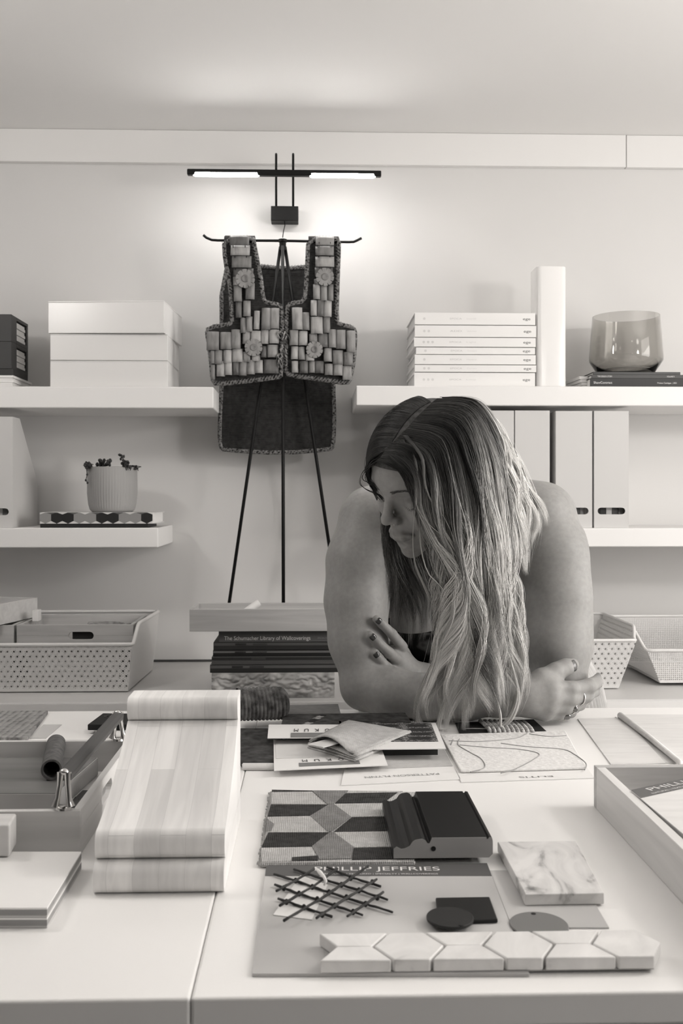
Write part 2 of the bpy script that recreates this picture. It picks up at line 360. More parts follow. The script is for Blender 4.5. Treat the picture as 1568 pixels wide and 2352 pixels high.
b=MB(); p=[ony(204,1066,SF+0.05),ony(198,1075,SF+0.04),ony(200,1090,SF+0.04),ony(197,1103,SF+0.04),ony(201,1109,SF+0.04)]
b.tube([tuple(q) for q in p],0.0012,5)
for q in p: b.ball(q,(0.003,0.003,0.0035),4)
b.build('trailing_stem',M_leaf,t,smooth=True)
# binders
ys=[(716.5,744.5),(745.5,772.5),(773.3,795),(796,812),(813,835.5),(836.5,853),(854,885)]
xs=[(952,1229),(952,1231),(950.5,1230),(955,1228.5),(952,1230),(952,1231),(951,1228.5)]
nm=['EPOCA','ADD','EPOCA','EPOCA','EPOCA','EPOCA','EPOCA']; sub=['Structure 2050','Simple Sheen','Light','Compact','Mineral','Curate','Loop']
for i,((yt,yb),(xa,xb)) in enumerate(zip(ys,xs)):
    Y=SF+0.015+random.uniform(0,0.004); X0=ony(xa,800,Y).x; X1=ony(xb,800,Y).x
    z0=zU+(885-yb)/855*1.0; z0=EYE+(HY-yb)/FPX*(SF+0.02)-0.0005 if i<6 else zU+0.0002; z1=EYE+(HY-yt)/FPX*(SF+0.02)-0.0012
    pos=['topmost','second from top','third from top','fourth, thinnest','third from bottom','second from bottom','thick bottom'][i]
    t=thing('sample_binder',((X0+X1)/2,Y+0.12,z0),f'white sample binder lying flat, {pos} in the pile of seven','binder','white binders piled on the upper right shelf')
    sp=MB(); sp.box(X0,X1,Y,Y+0.003,z0,z1); sp.box(X0,X1,Y+0.003,Y+0.235,z0,z0+0.0015); sp.box(X0,X1,Y+0.003,Y+0.235,z1-0.0015,z1)
    sp.build('cover',M_white,t,bevel=0.0008)
    MB().box(X0+0.003,X1-0.002,Y+0.004,Y+0.225,z0+0.0018,z1-0.0018).build('page_block',mat('page_edges',190,0.9),t)
    zc=(z0+z1)/2; k=(X1-X0)/277
    text('ege',(X0+(1209-952)*k,Y,zc),(1,0,0),(0,0,1),0.0068,M_ink,t,width=17*k*1.0)
    text(nm[i],(X0+(1046-952)*k,Y,zc),(1,0,0),(0,0,1),0.0042,M_inklight,t,width=27*k)
    text(sub[i],(X0+(1082-952)*k,Y,zc),(1,0,0),(0,0,1),0.0034,mat('faint_ink2',212,0.8),t,width=22*k)
    dd=MB()
    for q in range([1,2,3,1,1,2,3][i]): dd.prism([(X0+(974+q*10-952)*k+0.0035*math.cos(a*0.785),zc+0.0035*math.sin(a*0.785)) for a in range(8)][::-1],Y-0.0002,Y,lambda x,z,y:(x,y,z))
    dd.build('spine_mark',mat('faint_ink2',212,0.8),t,kind='raw')
# tall white rounded carton
X0,X1,_,_=frame_px(1232,1301,750,885,SF+0.015); z1=ony(1266,611,SF+0.015).z
r=0.014; w=X1-X0; dp=0.085; pts=[]
for cx,cy,a0 in((X1-r,SF+0.015+dp-r,0),(X0+r,SF+0.015+dp-r,90),(X0+r,SF+0.015+r,180),(X1-r,SF+0.015+r,270)):
    for q in range(7): a=math.radians(a0+q*15); pts.append((cx+r*math.cos(a),cy+r*math.sin(a)))
tag(MB().prism(pts,zU+0.0003,z1).build('tall_carton',mat('gloss_white',236,0.15),smooth=True,angle=50,bevel=0.002),'tall glossy white rounded canister standing between binders and glass vase','canister')
# dark books + vase
def bookbox(x0,x1,yb_z,h,Y,dp,m,label,cat='book',name='book',pages=None):
    X0,X1=ony(x0,870,Y).x,ony(x1,870,Y).x
    t=thing(name,((X0+X1)/2,Y+dp/2,yb_z),label,cat)
    b=MB(); b.box(X0,X1,Y,Y+0.003,yb_z,yb_z+h); b.box(X0,X1,Y+0.003,Y+dp,yb_z,yb_z+0.0012); b.box(X0,X1,Y+0.003,Y+dp,yb_z+h-0.0012,yb_z+h); b.build('cover',m,t,bevel=0.0005)
    MB().box(X0+0.003,X1-0.003,Y+0.004,Y+dp-0.004,yb_z+0.0015,yb_z+h-0.0015).build('page_block',pages or M_card,t); return t,X0,X1
t,a,b_=bookbox(1355,1640,zU+0.0003,0.0235,SF+0.02,0.16,mat('black_cover2',22,0.5),'thick black catalogue at the bottom of the dark books under the vase')
text('ShawContract',(a+0.034,SF+0.0198,zU+0.012),(1,0,0),(0,0,1),0.0062,M_inkwhite,t,width=0.050)
text('Product Catalogue  | 2021',(a+0.208,SF+0.0198,zU+0.0115),(1,0,0),(0,0,1),0.004,M_inkwhite,t,width=0.052)
t,a,b_=bookbox(1358,1640,zU+0.0241,0.0098,SF+0.022,0.15,mat('grey_cover2',62,0.5),'grey book in the middle of the dark books under the vase')
text('THE DESIGN STORY',(a+0.036,SF+0.0218,zU+0.029),(1,0,0),(0,0,1),0.0038,M_inkwhite,t,width=0.040)
text('VOLUME 8',(a+0.214,SF+0.0218,zU+0.029),(1,0,0),(0,0,1),0.0036,M_inkwhite,t,width=0.020)
t,a,b_=bookbox(1362,1562,zU+0.0342,0.0075,SF+0.024,0.13,mat('black_cover3',18,0.4),'thin black book directly under the glass vase')
lf=MB(Matrix.Translation((ony(1350,870,SF+0.05).x,SF+0.06,zU))@Matrix.Rotation(0.05,4,'Z'))
for k in range(4): lf.box(-0.012-0.003*k,0.004,-0.0,0.13,0.0003+k*0.0085,0.0080+k*0.0085)
tag(lf.build('paper_samples',M_card,None,bevel=0.0005),'thin white sample leaves beside the dark books, left of the vase','papers')
vc=ony(1437,850,SF+0.11); vz=zU+0.0419; s_=(SF+0.11)/FPX
t=thing('glass_vase',(vc.x,SF+0.11,vz),'smoky glass vase with wide straight body and tapered foot on dark books','vase')
hv=(849-712)*s_
prof=[(0.0,0.0),(58*s_,0.0),(62*s_,0.002),(83*s_,(849-816)*s_),(83.5*s_,(849-808)*s_),(80*s_,(849-760)*s_),(76*s_,hv)]
inner=[(76*s_-0.0022,hv),(80*s_-0.0024,(849-760)*s_),(83.5*s_-0.0025,(849-808)*s_),(82*s_-0.003,(849-815)*s_),(57*s_,0.007),(0.0,0.007)]
gm=mat('smoky_glass',150,0.02); gb=gm.node_tree.nodes['Principled BSDF']; gb.inputs['Transmission Weight'].default_value=1; gb.inputs['Base Color'].default_value=(0.70,0.69,0.67,1); gb.inputs['IOR'].default_value=1.45
MB().shell(prof+inner,(vc.x,SF+0.11,vz),n=96).build('glass_body',gm,t,smooth=True,angle=60)

# ---------------------------------------------------------------- wall lamp
M_em=bpy.data.materials.new('lamp_diffuser'); M_em.use_nodes=True; eb=M_em.node_tree.nodes['Principled BSDF']; eb.inputs['Emission Color'].default_value=(1,0.97,0.94,1); eb.inputs['Emission Strength'].default_value=LAMP_E
LY=WY-0.20
t=thing('wall_lamp',ony(653,490,WY-0.05),'black picture lamp with two glowing tubes on thin rods above the vest','lamp')
a=ony(622,490,WY-0.04);b_=ony(685,490,WY-0.04); z0=ony(653,508,WY-0.04).z;z1=ony(653,474,WY-0.04).z
MB().box(a.x,b_.x,WY-0.045,WY-0.001,z0,z1).build('wall_block',M_black,t,bevel=0.002)
for x in(634,673):
    p=[ony(x,476,WY-0.04),ony(x,430,WY-0.06),ony(x,396,WY-0.10),ony(x,370,WY-0.14),ony(x,357,WY-0.165),ony(x,354,WY-0.18),ony(x,358,WY-0.192),ony(x,375,WY-0.20),ony(x,392,LY)]
    MB().tube(p,0.0033,8).build('rod',M_black,t,smooth=True)
a=ony(430,396,LY);b_=ony(875,396.5,LY)
MB().box(a.x,b_.x,LY-0.009,LY+0.009,a.z-0.008,a.z+0.008).build('bar',M_black,t,bevel=0.003)
for x0,x1 in((442,597),(709,864)):
    p=[ony(x,401,LY-0.002) for x in np.linspace(x0+7,x1-7,9)]; zz_=ony(653,401,LY-0.002).z; p=[Vector((q.x,LY-0.002,zz_)) for q in p]
    e=0.0075; rr=[e]*9; pp=[p[0]-Vector((e,0,0)),p[0]-Vector((e*.7,0,0))]+p+[p[-1]+Vector((e*.7,0,0)),p[-1]+Vector((e,0,0))]; rr=[0.001,e*.7]+rr+[e*.7,0.001]
    MB().tube(pp,rr,14).build('light_tube',M_em,t,smooth=True)
p=[ony(653,506,WY-0.03),ony(654,518,WY-0.05),ony(651,530,WY-0.08),ony(649,545,WY-0.14)]
MB().tube(p,0.0014,6).build('cord',M_black,t,smooth=True)

# ---------------------------------------------------------------- garment stand
HBY=2.80
hub=ony(649,566,HBY)
t=thing('garment_stand',(hub.x,HBY,K),'slim black metal tripod stand with upturned crossbar holding the bone vest','stand')
bz=ony(648,552,HBY).z
MB().tube([ony(467,540,HBY),ony(474,546,HBY),ony(486,551,HBY),ony(500,552,HBY),ony(650,553,HBY),ony(800,556,HBY),ony(812,555.5,HBY),ony(820,552,HBY),ony(830,547,HBY)],0.0036,8).build('crossbar',M_black,t,smooth=True)
MB().tube([ony(649,550,HBY),ony(649,556,HBY),ony(649,557,HBY),ony(649,575,HBY)],[0.012,0.012,0.0095,0.009],12).build('hub',M_black,t)
for (xb,yb,D) in ((505,1530,2.86),(651,1562,2.67),(797,1530,2.86)):
    bot=ony(xb,yb,D); bot.z=K+0.004; top=Vector((hub.x+(xb-651)/148*0.006,HBY+(0.003 if D>2.8 else -0.006),hub.z))
    MB().tube([top,top.lerp(bot,.5),bot],0.0046,8).build('leg',M_black,t,smooth=True)

# ---------------------------------------------------------------- bone vest
VY=2.735; BY=2.865
t=thing('bone_vest',(hub.x,HBY,K+0.3),'woven vest covered in bone plates and carved rosettes hanging on stand','vest')
M_cloth=weave('dark_weave',34,78,2600,430,0.8,'z'); M_trim=noisy('braided_edge',[(0.42,46),(0.58,140)],scale=(1,1,1),nscale=160,rough=0.95,bump=0.6)
LP=[(514,548),(517,600),(527,640),(534,735),(530,745),(478,752),(475,768),(480,790),(485,840),(488,872),(495,883),(560,876),(640,866),(646,862),(648,790),(647,710),(640,699),(618,697),(604,690),(600,650),(592,605),(583,560),(581,546)]
RP=[(708,548),(706,600),(703,660),(700,692),(668,697),(659,704),(657,780),(656,852),(664,862),(730,870),(800,881),(804,868),(812,830),(816,765),(811,752),(780,745),(772,738),(775,640),(778,560),(776,548)]
BP=[(508,614),(560,611),(600,611),(650,617),(708,612),(766,614),(765,880),(768,960),(765,1026),(758,1032),(650,1041),(514,1034),(507,1026),(504,1000),(506,940),(510,870)]
def smoothp(pts,n=1):
    for _ in range(n):
        q=[]
        for i in range(len(pts)):
            a,b=pts[i],pts[(i+1)%len(pts)]; q+=[(a[0]*.75+b[0]*.25,a[1]*.75+b[1]*.25),(a[0]*.25+b[0]*.75,a[1]*.25+b[1]*.75)]
        pts=q
    return pts
def panel(name,pts,Y,th):
    P=[ony(x,y,Y) for x,y in smoothp(pts)]
    MB().prism([(p.x,p.z) for p in P],Y,Y+th,lambda x,z,y:(x,y,z)).build(name,M_cloth,t)
    n=len(P); ed=MB(); path=P+[P[0],P[1]]
    ed.tube([Vector((p.x,Y+th/2-0.001,p.z)) for p in path],0.0062,8); eo=ed.build(name+'_binding',M_trim,t,smooth=True)
    # whip stitches
    st=MB(); acc=0; last=P[0]
    for i in range(n):
        a,b=P[i],P[(i+1)%n]; seg=(b-a).length; k=0.0; d=(b-a)/max(seg,1e-6); nn=Vector((-d.z,0,d.x))
        while acc<seg:
            c=a+d*acc; c=Vector((c.x,Y-0.0068,c.z)); e=(d*0.9+nn*1.2).normalized()*0.0075
            if random.random()<0.85: st.tube([c-e,c,c+e],[0.0006,0.0012,0.0006],4)
            acc+=0.0085
        acc-=seg
    st.build(name+'_stitching',mat('stitch_thread',120,0.9),eo)
panel('back_panel',BP,BY,0.008); panel('left_front_panel',LP,VY,0.008); panel('right_front_panel',RP,VY,0.008)
zt=ony(550,543,VY).z
for xa,xb in((514,583),(708,778)):
    A,B=ony(xa,545,VY).x,ony(xb,545,VY).x; b=MB()
    arc=[(VY,zt-0.012),(VY+0.01,zt+0.002),(HBY-0.02,bz+0.007),(HBY,bz+0.0085),(HBY+0.02,bz+0.005),(BY+0.004,bz-0.03),(BY+0.006,ony(550,620,BY).z)]
    b.prism(arc+[(y,z-0.005) for y,z in arc[::-1]],A,B,lambda y,z,x:(x,y,z)); b.build('shoulder_strap',M_cloth,t)
    for (w0,w1) in((A,A+0.012),(B-0.012,B)): pass
TL=[(526,572,541,564,1),(530,575,563,587,1),(531,577,588,615,1),(535,582,616,636,1),(724,767,541,562,1),(723,766,564,586,1),(724,768,588,612,1),(723,765,613,634,1)]
TV=[(536,555,655,693),(564,585,650,688),(542,556,691,730),(558,575,691,727),(552,564,730,765),(565,580,727,762),(583,596,714,757),(599,620,707,757),(621,642,707,755),
(556,574,758,790),(575,598,760,785),(599,617,757,790),(618,641,757,789),(614,639,792,821),(598,612,795,821),
(496,516,830,865),(516,533,828,862),(534,548,828,862),(548,566,827,863),(566,584,827,860),(584,603,827,857),(605,639,826,858),(475,504,762,805),(505,531,763,803),(532,553,757,801),(483,492,806,836),(493,511,805,837),(512,532,804,835),(533,557,801,832),(484,494,838,872),(558,575,808,832),(577,597,815,830),
(719,735,652,687),(736,752,653,690),(754,766,652,690),(714,728,689,725),(728,744,688,726),(744,762,690,727),(712,740,727,766),(741,757,727,764),(671,695,706,757),(694,711,717,758),
(665,685,758,793),(685,705,760,793),(709,728,766,785),(730,754,765,797),(754,771,756,798),(771,793,757,801),(795,816,758,808),(669,685,795,825),(686,701,796,826),(702,722,812,828),(743,762,799,830),(763,787,804,836),(789,811,808,839),
(670,685,829,856),(687,707,829,857),(708,723,829,856),(724,744,829,857),(746,765,835,861),(765,786,835,862),(787,808,840,872),(536,548,636,656),(720,732,640,652)]
bones=[]
for v in(104,130,148,168): bones.append(noisy('bone_%d'%v,[(0.25,v-48),(0.45,v-8),(0.75,v+14)],scale=(60,60,14),nscale=1.2,detail=3,rough=0.45,spec=0.4))
for i,q in enumerate(TL+TV):
    hor=len(q)==5; x0,x1,y0,y1=q[:4]; dx=random.uniform(-1,1); 
    A=ony(x0+0.6+dx,(y0+y1)/2,VY-0.01).x; B=ony(x1-0.4+dx,(y0+y1)/2,VY-0.01).x; za=ony(550,y1,VY-0.01).z; zb=ony(550,y0,VY-0.01).z
    yo=VY-0.0065-random.uniform(0,0.003); tw=random.uniform(-0.03,0.03); bow=0.0045 if not hor else 0.002
    def fn(u,v,yo=yo,A=A,B=B,za=za,zb=zb,tw=tw,bow=bow):
        return (A+(B-A)*u+(v-.5)*tw*(zb-za), yo-bow*math.sin(math.pi*u)-0.004*(1-v), za+(zb-za)*v)
    g=MB(); g.grid(fn,6,3)
    g.build('bone_plate',random.choice(bones),t,smooth=True,solid=0.002)
sm=MB()
for q in TL:
    for fx in(0.2,0.8):
        x=q[0]+(q[1]-q[0])*fx; sm.tube([ony(x,q[3]-6,VY-0.0115),ony(x,q[3]+5,VY-0.0115)],0.0011,5)
sm.build('plate_stitching',M_ink,t)
for (x,y,r) in((563,640,21),(746,636,20),(582,798,19.5),(722,803,18.5)):
    c=ony(x,y,VY-0.016); R=r/FPX*VY; pts=[]; 
    for k in range(10):
        a0=k*0.6283+0.1
        for da,rr in((0.03,1.0),(0.2,1.04),(0.45,1.04),(0.57,1.0),(0.585,0.72),(0.615,0.72)): pts.append((c.x+R*rr*math.cos(a0+da),c.z+R*rr*math.sin(a0+da)))
    ro=MB().prism(pts,c.y-0.002,c.y+0.0035,lambda x,z,y:(x,y,z)).build('rosette',bones[2],t)
    MB(Matrix.Translation((c.x,c.y-0.002,c.z))@Matrix.Rotation(math.pi/2,4,'X')).lathe([(R*.42,0),(R*.40,0.0015),(R*.25,0.0022),(R*.18,0.001),(0.0,0.001)],n=24).build('rosette_boss',bones[1],ro,smooth=True)
tf=MB()
for k in range(26):
    y=random.uniform(735,835); x=random.uniform(640,660); p=ony(x,y,VY-0.015)
    tf.tube([p,p+Vector((random.uniform(-.006,.006),-0.005,-0.008)),p+Vector((random.uniform(-.008,.008),-0.004,-0.018))],[0.0022,0.0018,0.0008],5)
tf.build('knotted_ties',noisy('tie_cord',[(0.4,70),(0.6,165)],nscale=90,rough=0.9),t,smooth=True)
# ---------------------------------------------------------------- rear counter
CFY=2.395
t=thing('rear_counter',(0.2,2.7,0),'long pale counter along the back wall below the shelves','counter')
MB().box(XL,XR,CFY,WY-0.0005,K-0.027,K).build('countertop',M_counter,t,bevel=0.004)
MB().box(XL,XR,CFY-0.0012,CFY-0.0002,K-0.0235,K-0.0035).build('edge_highlight',mat('edge_highlight_white',236,0.5),t)  # near-white strip paints in the light caught by the rounded edge
MB().box(XL,XR,CFY+0.03,WY-0.0005,0,K-0.0272).build('cabinet_body',mat('cabinet_paint',200,0.5),t)
struct(MB().box(XL,XR,WY-0.007,WY-0.0006,K+0.0003,K+0.006).build('joint_shadow_strip',mat('joint_shadow_gap',70,0.9)))  # dark strip standing in for the shaded gap along the wall

# ---- baskets
def basket(name,label,kind,corners,zb,H,flare,dip,vplast,group='plastic storage baskets on the counter',rimr=0.005,back_h=None):
    """corners: world XY of the base, front-left, front-right, back-right, back-left"""
    c=sum((Vector(q) for q in corners),Vector((0,0)))/4
    t=thing(name,(c.x,c.y,zb),label,'basket',group)
    base=[Vector((q[0],q[1],zb+0.003)) for q in corners]
    top=[]
    for q in base:
        d=Vector((q.x-c.x,q.y-c.y,0)); top.append(q+Vector((math.copysign(flare[0],d.x),math.copysign(flare[1],d.y),H-0.003)))
    front_h=H*dip
    m=perforated('perforated_'+kind,vplast,kind)
    solid=mat('basket_plastic',vplast,0.45)
    # rim path with lowered front
    def at(i,h): return base[i].lerp(top[i],h/H)
    fl,fr=at(0,front_h),at(1,front_h)
    sl=at(0,H).lerp(at(3,H),0.16); sr=at(1,H).lerp(at(2,H),0.16)
    s0l=at(0,front_h).lerp(at(3,front_h),0.05); s0r=at(1,front_h).lerp(at(2,front_h),0.05)
    def wall(nm,poly,origin,ux,mm):
        ux=ux.normalized(); b=MB(); b.add(poly,[tuple(range(len(poly)))])
        me_uv=lambda v,_:(ux.dot(v-origin),(v-origin).dot((Vector((0,0,1))-ux*ux.z)))
        o=b.build(nm,mm,t,uv=me_uv); s=o.modifiers.new('Solidify','SOLIDIFY'); s.thickness=0.0022; s.offset=0
    if dip>=0.999: sl,sr=at(0,H),at(1,H)
    wall('front_wall',[base[0],base[1],fr,fl],base[0],base[1]-base[0],m)
    wall('back_wall',[base[3],base[2],at(2,H),at(3,H)],base[3],base[2]-base[3],m)
    wall('side_wall',[base[0],base[3],at(3,H),sl]+([s0l] if dip<1 else [])+([fl] if dip<1 else []),base[0],base[3]-base[0],solid if kind=='dots' else m)
    wall('side_wall',[base[1],base[2],at(2,H),sr]+([s0r] if dip<1 else [])+([fr] if dip<1 else []),base[1],base[2]-base[1],solid if kind=='dots' else m)
    MB().slab([q+Vector((0,0,0.001)) for q in base],0.0022).build('base_panel',solid,t)
    rim=[fl,fr]+([s0r] if dip<1 else [])+([sr] if dip<1 else [])+[at(2,H),at(3,H)]+([sl] if dip<1 else [])+([s0l] if dip<1 else [])
    # round the rim corners
    R=[]; n=len(rim)
    for i in range(n):
        a,b,c2=rim[i-1],rim[i],rim[(i+1)%n]; da=(a-b); dc=(c2-b); ra=min(0.012,da.length*.4); rc=min(0.012,dc.length*.4)
        p0=b+da.normalized()*ra; p1=b+dc.normalized()*rc
        R+=[p0,(p0+p1)/4+b/2,p1]
    R+=[R[0],R[1]]
    MB().tube(R,rimr,8).build('rim',mat('basket_rim',min(vplast+6,250),0.4),t,smooth=True)
    return t
# left basket
zb=K+0.0005
f1=onz(293,1590,K); fY=f1.y; f2=Vector((f1.x-0.46,fY,0)); D_=0.31
basket('storage_basket','large white perforated basket with low front holding wooden trays, left on the counter','dots',[(f2.x,fY),(f1.x,fY),(f1.x+0.012,fY+D_),(f2.x,fY+D_)],zb,0.162,(0.017,0.01),0.72,214)
# trays inside the left basket
def tray(label,X0,X1,Y0,Y1,z0,z1,m,th=0.009,rot=0,hole=None,fl=0.006,group=None,notch=None,mx=None,tilt=0,name='wooden_tray',nohandle=False):
    c=Vector(((X0+X1)/2,(Y0+Y1)/2,z0)); t=thing(name,c,label,'tray',group)
    M=Matrix.Translation(c)@Matrix.Rotation(rot,4,'Z')@Matrix.Rotation(tilt,4,'Y'); w=(X1-X0)/2; d=(Y1-Y0)/2; h=z1-z0
    mx=mx or m
    def holed(b,a0,a1,fnc,ext):
        """wall outline with hand slot along p from a0..a1, height h"""
        cx=(a0+a1)/2+ (hole[2] if len(hole)>2 else 0); hw,hz=hole[0],h*0.56; r=0.0095
        arc=[(cx+s*(hw-r)+r*math.cos(q),hz+r*math.sin(q)) for s,st in((1,-90),(-1,90)) for q in [math.radians(st+22.5*k) for k in range(9)]]
        up=sorted([p for p in arc if p[1]>=hz-1e-6]); dn=sorted([p for p in arc if p[1]<=hz+1e-6])
        b.prism([(a0,hz)]+up+[(a1,hz),(a1,h),(a0,h)],ext[0],ext[1],fnc); b.prism([(a0,0),(a1,0),(a1,hz)]+dn[::-1]+[(a0,hz)],ext[0],ext[1],fnc)
    fx=lambda p,q,e:(p,e,q); fy=lambda p,q,e:(e,p,q)
    for s in(-1,1):
        b=MB(M)
        if hole and hole[1]=='x': holed(b,-w,w,fx,(s*d-(th if s>0 else 0),s*d+(th if s<0 else 0)))
        else: b.prism([(-w,0),(w,0),(w,h),(-w,h)],s*d-(th if s>0 else 0),s*d+(th if s<0 else 0),fx)
        b.build('front_board' if s<0 else 'back_board',mx,t,bevel=0.0008)
    for s in(-1,1):
        b=MB(M)
        if hole and hole[1]=='y': holed(b,-d+th,d-th,fy,(s*w-(th if s>0 else 0),s*w+(th if s<0 else 0)))
        else: b.prism([(-d+th,0),(d-th,0),(d-th,h),(-d+th,h)],s*w-(th if s>0 else 0),s*w+(th if s<0 else 0),fy)
        b.build('side_board',m,t,bevel=0.0008)
    MB(M).box(-w+th,w-th,-d+th,d-th,0.0005,fl).build('base_panel',m,t)
    return t,M
YA=fY+0.045
a=ony(38,1440,YA).x; b_=ony(306,1440,YA).x; zt_=ony(200,1435,YA).z
tray('pale wooden tray with hand slot lying inside the large white basket',a,b_,YA,YA+0.22,zt_-0.062,zt_,M_midwood,hole=(0.031,'x',0.015))
tag(MB().box(a+0.02,b_-0.04,YA+0.03,YA+0.2,zb+0.005,zt_-0.0625).build('sample_block',M_midwood),'plain wooden block under the tray inside the large white basket','wood block')
a2=ony(34,1440,YA).x
tray('wooden tray at the far left inside the white basket, cut by the photo edge',a2-0.145,a2-0.003,YA,YA+0.22,zt_-0.058,zt_-0.001,M_midwood)
tag(MB().box(a2-0.125,a2-0.02,YA+0.03,YA+0.2,zb+0.005,zt_-0.0585).build('sample_block',M_midwood),'plain wooden block under the left tray inside the white basket','wood block')
sl_=ony(190,1462,YA+0.03); tag(MB().box(sl_.x-0.022,sl_.x+0.03,YA+0.012,YA+0.04,zt_-0.0555,zt_-0.012).build('leather_slot_backing',mat('black_hide',30,0.7),bevel=0.002),'dark leather sample set behind the tray hand slot to darken it','sample')  # leather sample, also placed so the slot opening looks dark
cn=ony(250,1425,YA+0.12)
MB_=MB()
pts=[(cn.x-0.045+0.012*k,cn.y+0.02+0.01*math.sin(k)) for k in range(9)]
sc=MB().shell([(0.001,0.004),(0.02,0.006),(0.035,0.012),(0.042,0.02),(0.044,0.022)],(cn.x-0.005,YA+0.12,zt_-0.035),n=40,rad=lambda a,z:1+0.06*math.cos(14*a)*(z>0.011)).build('scalloped_sample',noisy('grey_speckle',[(0.3,120),(0.7,160)],nscale=80),solid=0.0025,smooth=True)
tag(sc,'scalloped grey dish sample inside the wooden tray in the white basket','sample')
lf=MB(); lf.grid(lambda u,v:(cn.x+0.03+0.06*u,YA+0.09+0.05*v,zt_-0.03+0.022*math.sin(math.pi*u)*(1-v*.3)),8,5)
tag(lf.build('leather_scrap',mat('tan_leather',135,0.7),smooth=True,solid=0.002),'curled leather scrap beside the scalloped sample in the basket tray','sample')
# angled box upper left (rests on tray + block)
bl=ony(10,1437,YA+0.0); 
t,Mx=tray('angled pale wooden box on top of the trays at the left edge',a2-0.24,a2-0.01,YA-0.002,YA+0.20,zt_+0.001,zt_+0.052,M_pale,rot=math.radians(-14))
tag(MB(Mx).box(-0.09,0.09,-0.08,0.06,0.0065,0.03).build('fabric_sample',mat('dark_sample',70,0.8)),'dark sample lying in the angled wooden box at the left','sample')
wb=ony(80,1402,YA+0.08); tag(MB().box(wb.x-0.004,wb.x+0.011,YA+0.07,YA+0.1,zt_+0.0005,zt_+0.028).build('sample_block',M_white,bevel=0.001),'small white block standing beside the angled wooden box','sample')

# ---- centre: marble slab, books, tray with rolled paper
mr=noisy('split_marble',[(0.3,118),(0.5,172),(0.7,205)],scale=(9,9,9),nscale=1.6,detail=7,dist=1.2,rough=0.6)
SY=2.44; x0=ony(486,1575,SY).x; x1=ony(768,1575,SY).x; zs=ony(640,1545,SY).z; HS=zs-K-0.0005
g=MB(); nu,nv=150,40
def rockf(u,v):
    h=Vector((u*7,v*2.2,0)); from mathutils import noise as ns
    d=ns.noise(h*1.3)*0.010+ns.noise(h*3.1)*0.005
    return Vector((x0+(x1-x0)*u,SY-abs(d)*1.2*(0.2+math.sin(math.pi*v)),K+0.0006+HS*v))
g.grid(rockf,nu,nv)
g.box(x0,x1,SY+0.0005,SY+0.19,K+0.0006,zs)
ms=g.build('stone_slab',mr,smooth=True,angle=70); tag(ms,'rough split-faced marble slab under the pile of dark books','stone slab')
lay=[(482,765,0.0165,48,100),(486,763,0.0165,90,42),(489,762,0.0125,28,110),(490,762,0.0165,46,84)]
z=zs+0.0004
from itertools import count
titles=['dark hardback with pale upper stripe, lowest of the five books on marble','grey and dark banded book, second from the bottom on the marble slab','dark hardback in the middle of the five books on marble','charcoal book just beneath the grey titled book on the counter']
for i,(xa,xb,h,v1,v2) in enumerate(lay):
    X0=ony(xa,1500,SY+0.002*i).x; X1=ony(xb+30,1500,SY+0.002*i).x; Y=SY+0.002*i; h=h+0.0025
    t=thing('book',((X0+X1)/2,Y+0.09,z),titles[i],'book','dark books piled on the marble slab')
    MB().box(X0,X1,Y,Y+0.16,z,z+h-0.0004).build('cover',mat('book_cover_%d'%v1,v1,0.5),t,bevel=0.0008)
    MB().box(X0,X1,Y-0.0006,Y-0.0001,z+h*0.55,z+h-0.002).build('spine_band',mat('book_band_%d'%v2,v2,0.6),t)
    MB().box(X0+0.052,X0+0.078,Y-0.0012,Y-0.0007,z+h*0.6,z+h-0.003).build('spine_label',mat('dark_lab',45,0.6),t)
    MB().box(X0+0.094,X0+0.128,Y-0.0012,Y-0.0007,z+h*0.6,z+h-0.003).build('spine_label',mat('dark_lab2',66,0.6),t)
    z+=h
Y=SY+0.006; X0=ony(502,1470,Y).x; X1=ony(800,1470,Y).x; hh=ony(640,1448,Y).z-z
t=thing('book',((X0+X1)/2,Y+0.09,z),'thick grey book with white serif title on its spine, top of the pile','book','dark books piled on the marble slab')
MB().box(X0,X1,Y,Y+0.16,z,z+hh-0.0005).build('cover',mat('grey_cover',92,0.6),t,bevel=0.0008)
ty=ony(615,1466,Y); text('The Schumacher Library of Wallcoverings',(ty.x-0.001,Y-0.0002,ty.z),(1,0,0),(0,0,1),0.0095,M_inkwhite,t,width=197/FPX*Y)
text('SPECIALTIES',(ony(742,1467,Y).x,Y-0.0002,ty.z),(1,0,0),(0,0,1),0.0035,M_inkgrey,t,width=26/FPX*Y)
z+=hh; TY=SY-0.012
X0=ony(435,1420,TY).x; X1=ony(435,1420,TY).x+0.42; zt2=ony(600,1399,TY).z
tray('long shallow grey wooden tray on top of the book pile, below the stand',X0,X1,TY,TY+0.145,z+0.0003,zt2,M_midwood,th=0.008)
a=ony(535,1403,TY+0.05); a=Vector((a.x,TY+0.045,z+0.018)); b_=ony(594,1384,TY+0.07)
tag(MB().tube([a,a.lerp(b_,.5),b_],[0.008,0.009,0.0095],14).build('paper_roll',M_card,smooth=True,angle=50),'white rolled paper sticking out of the long grey wooden tray','paper roll')

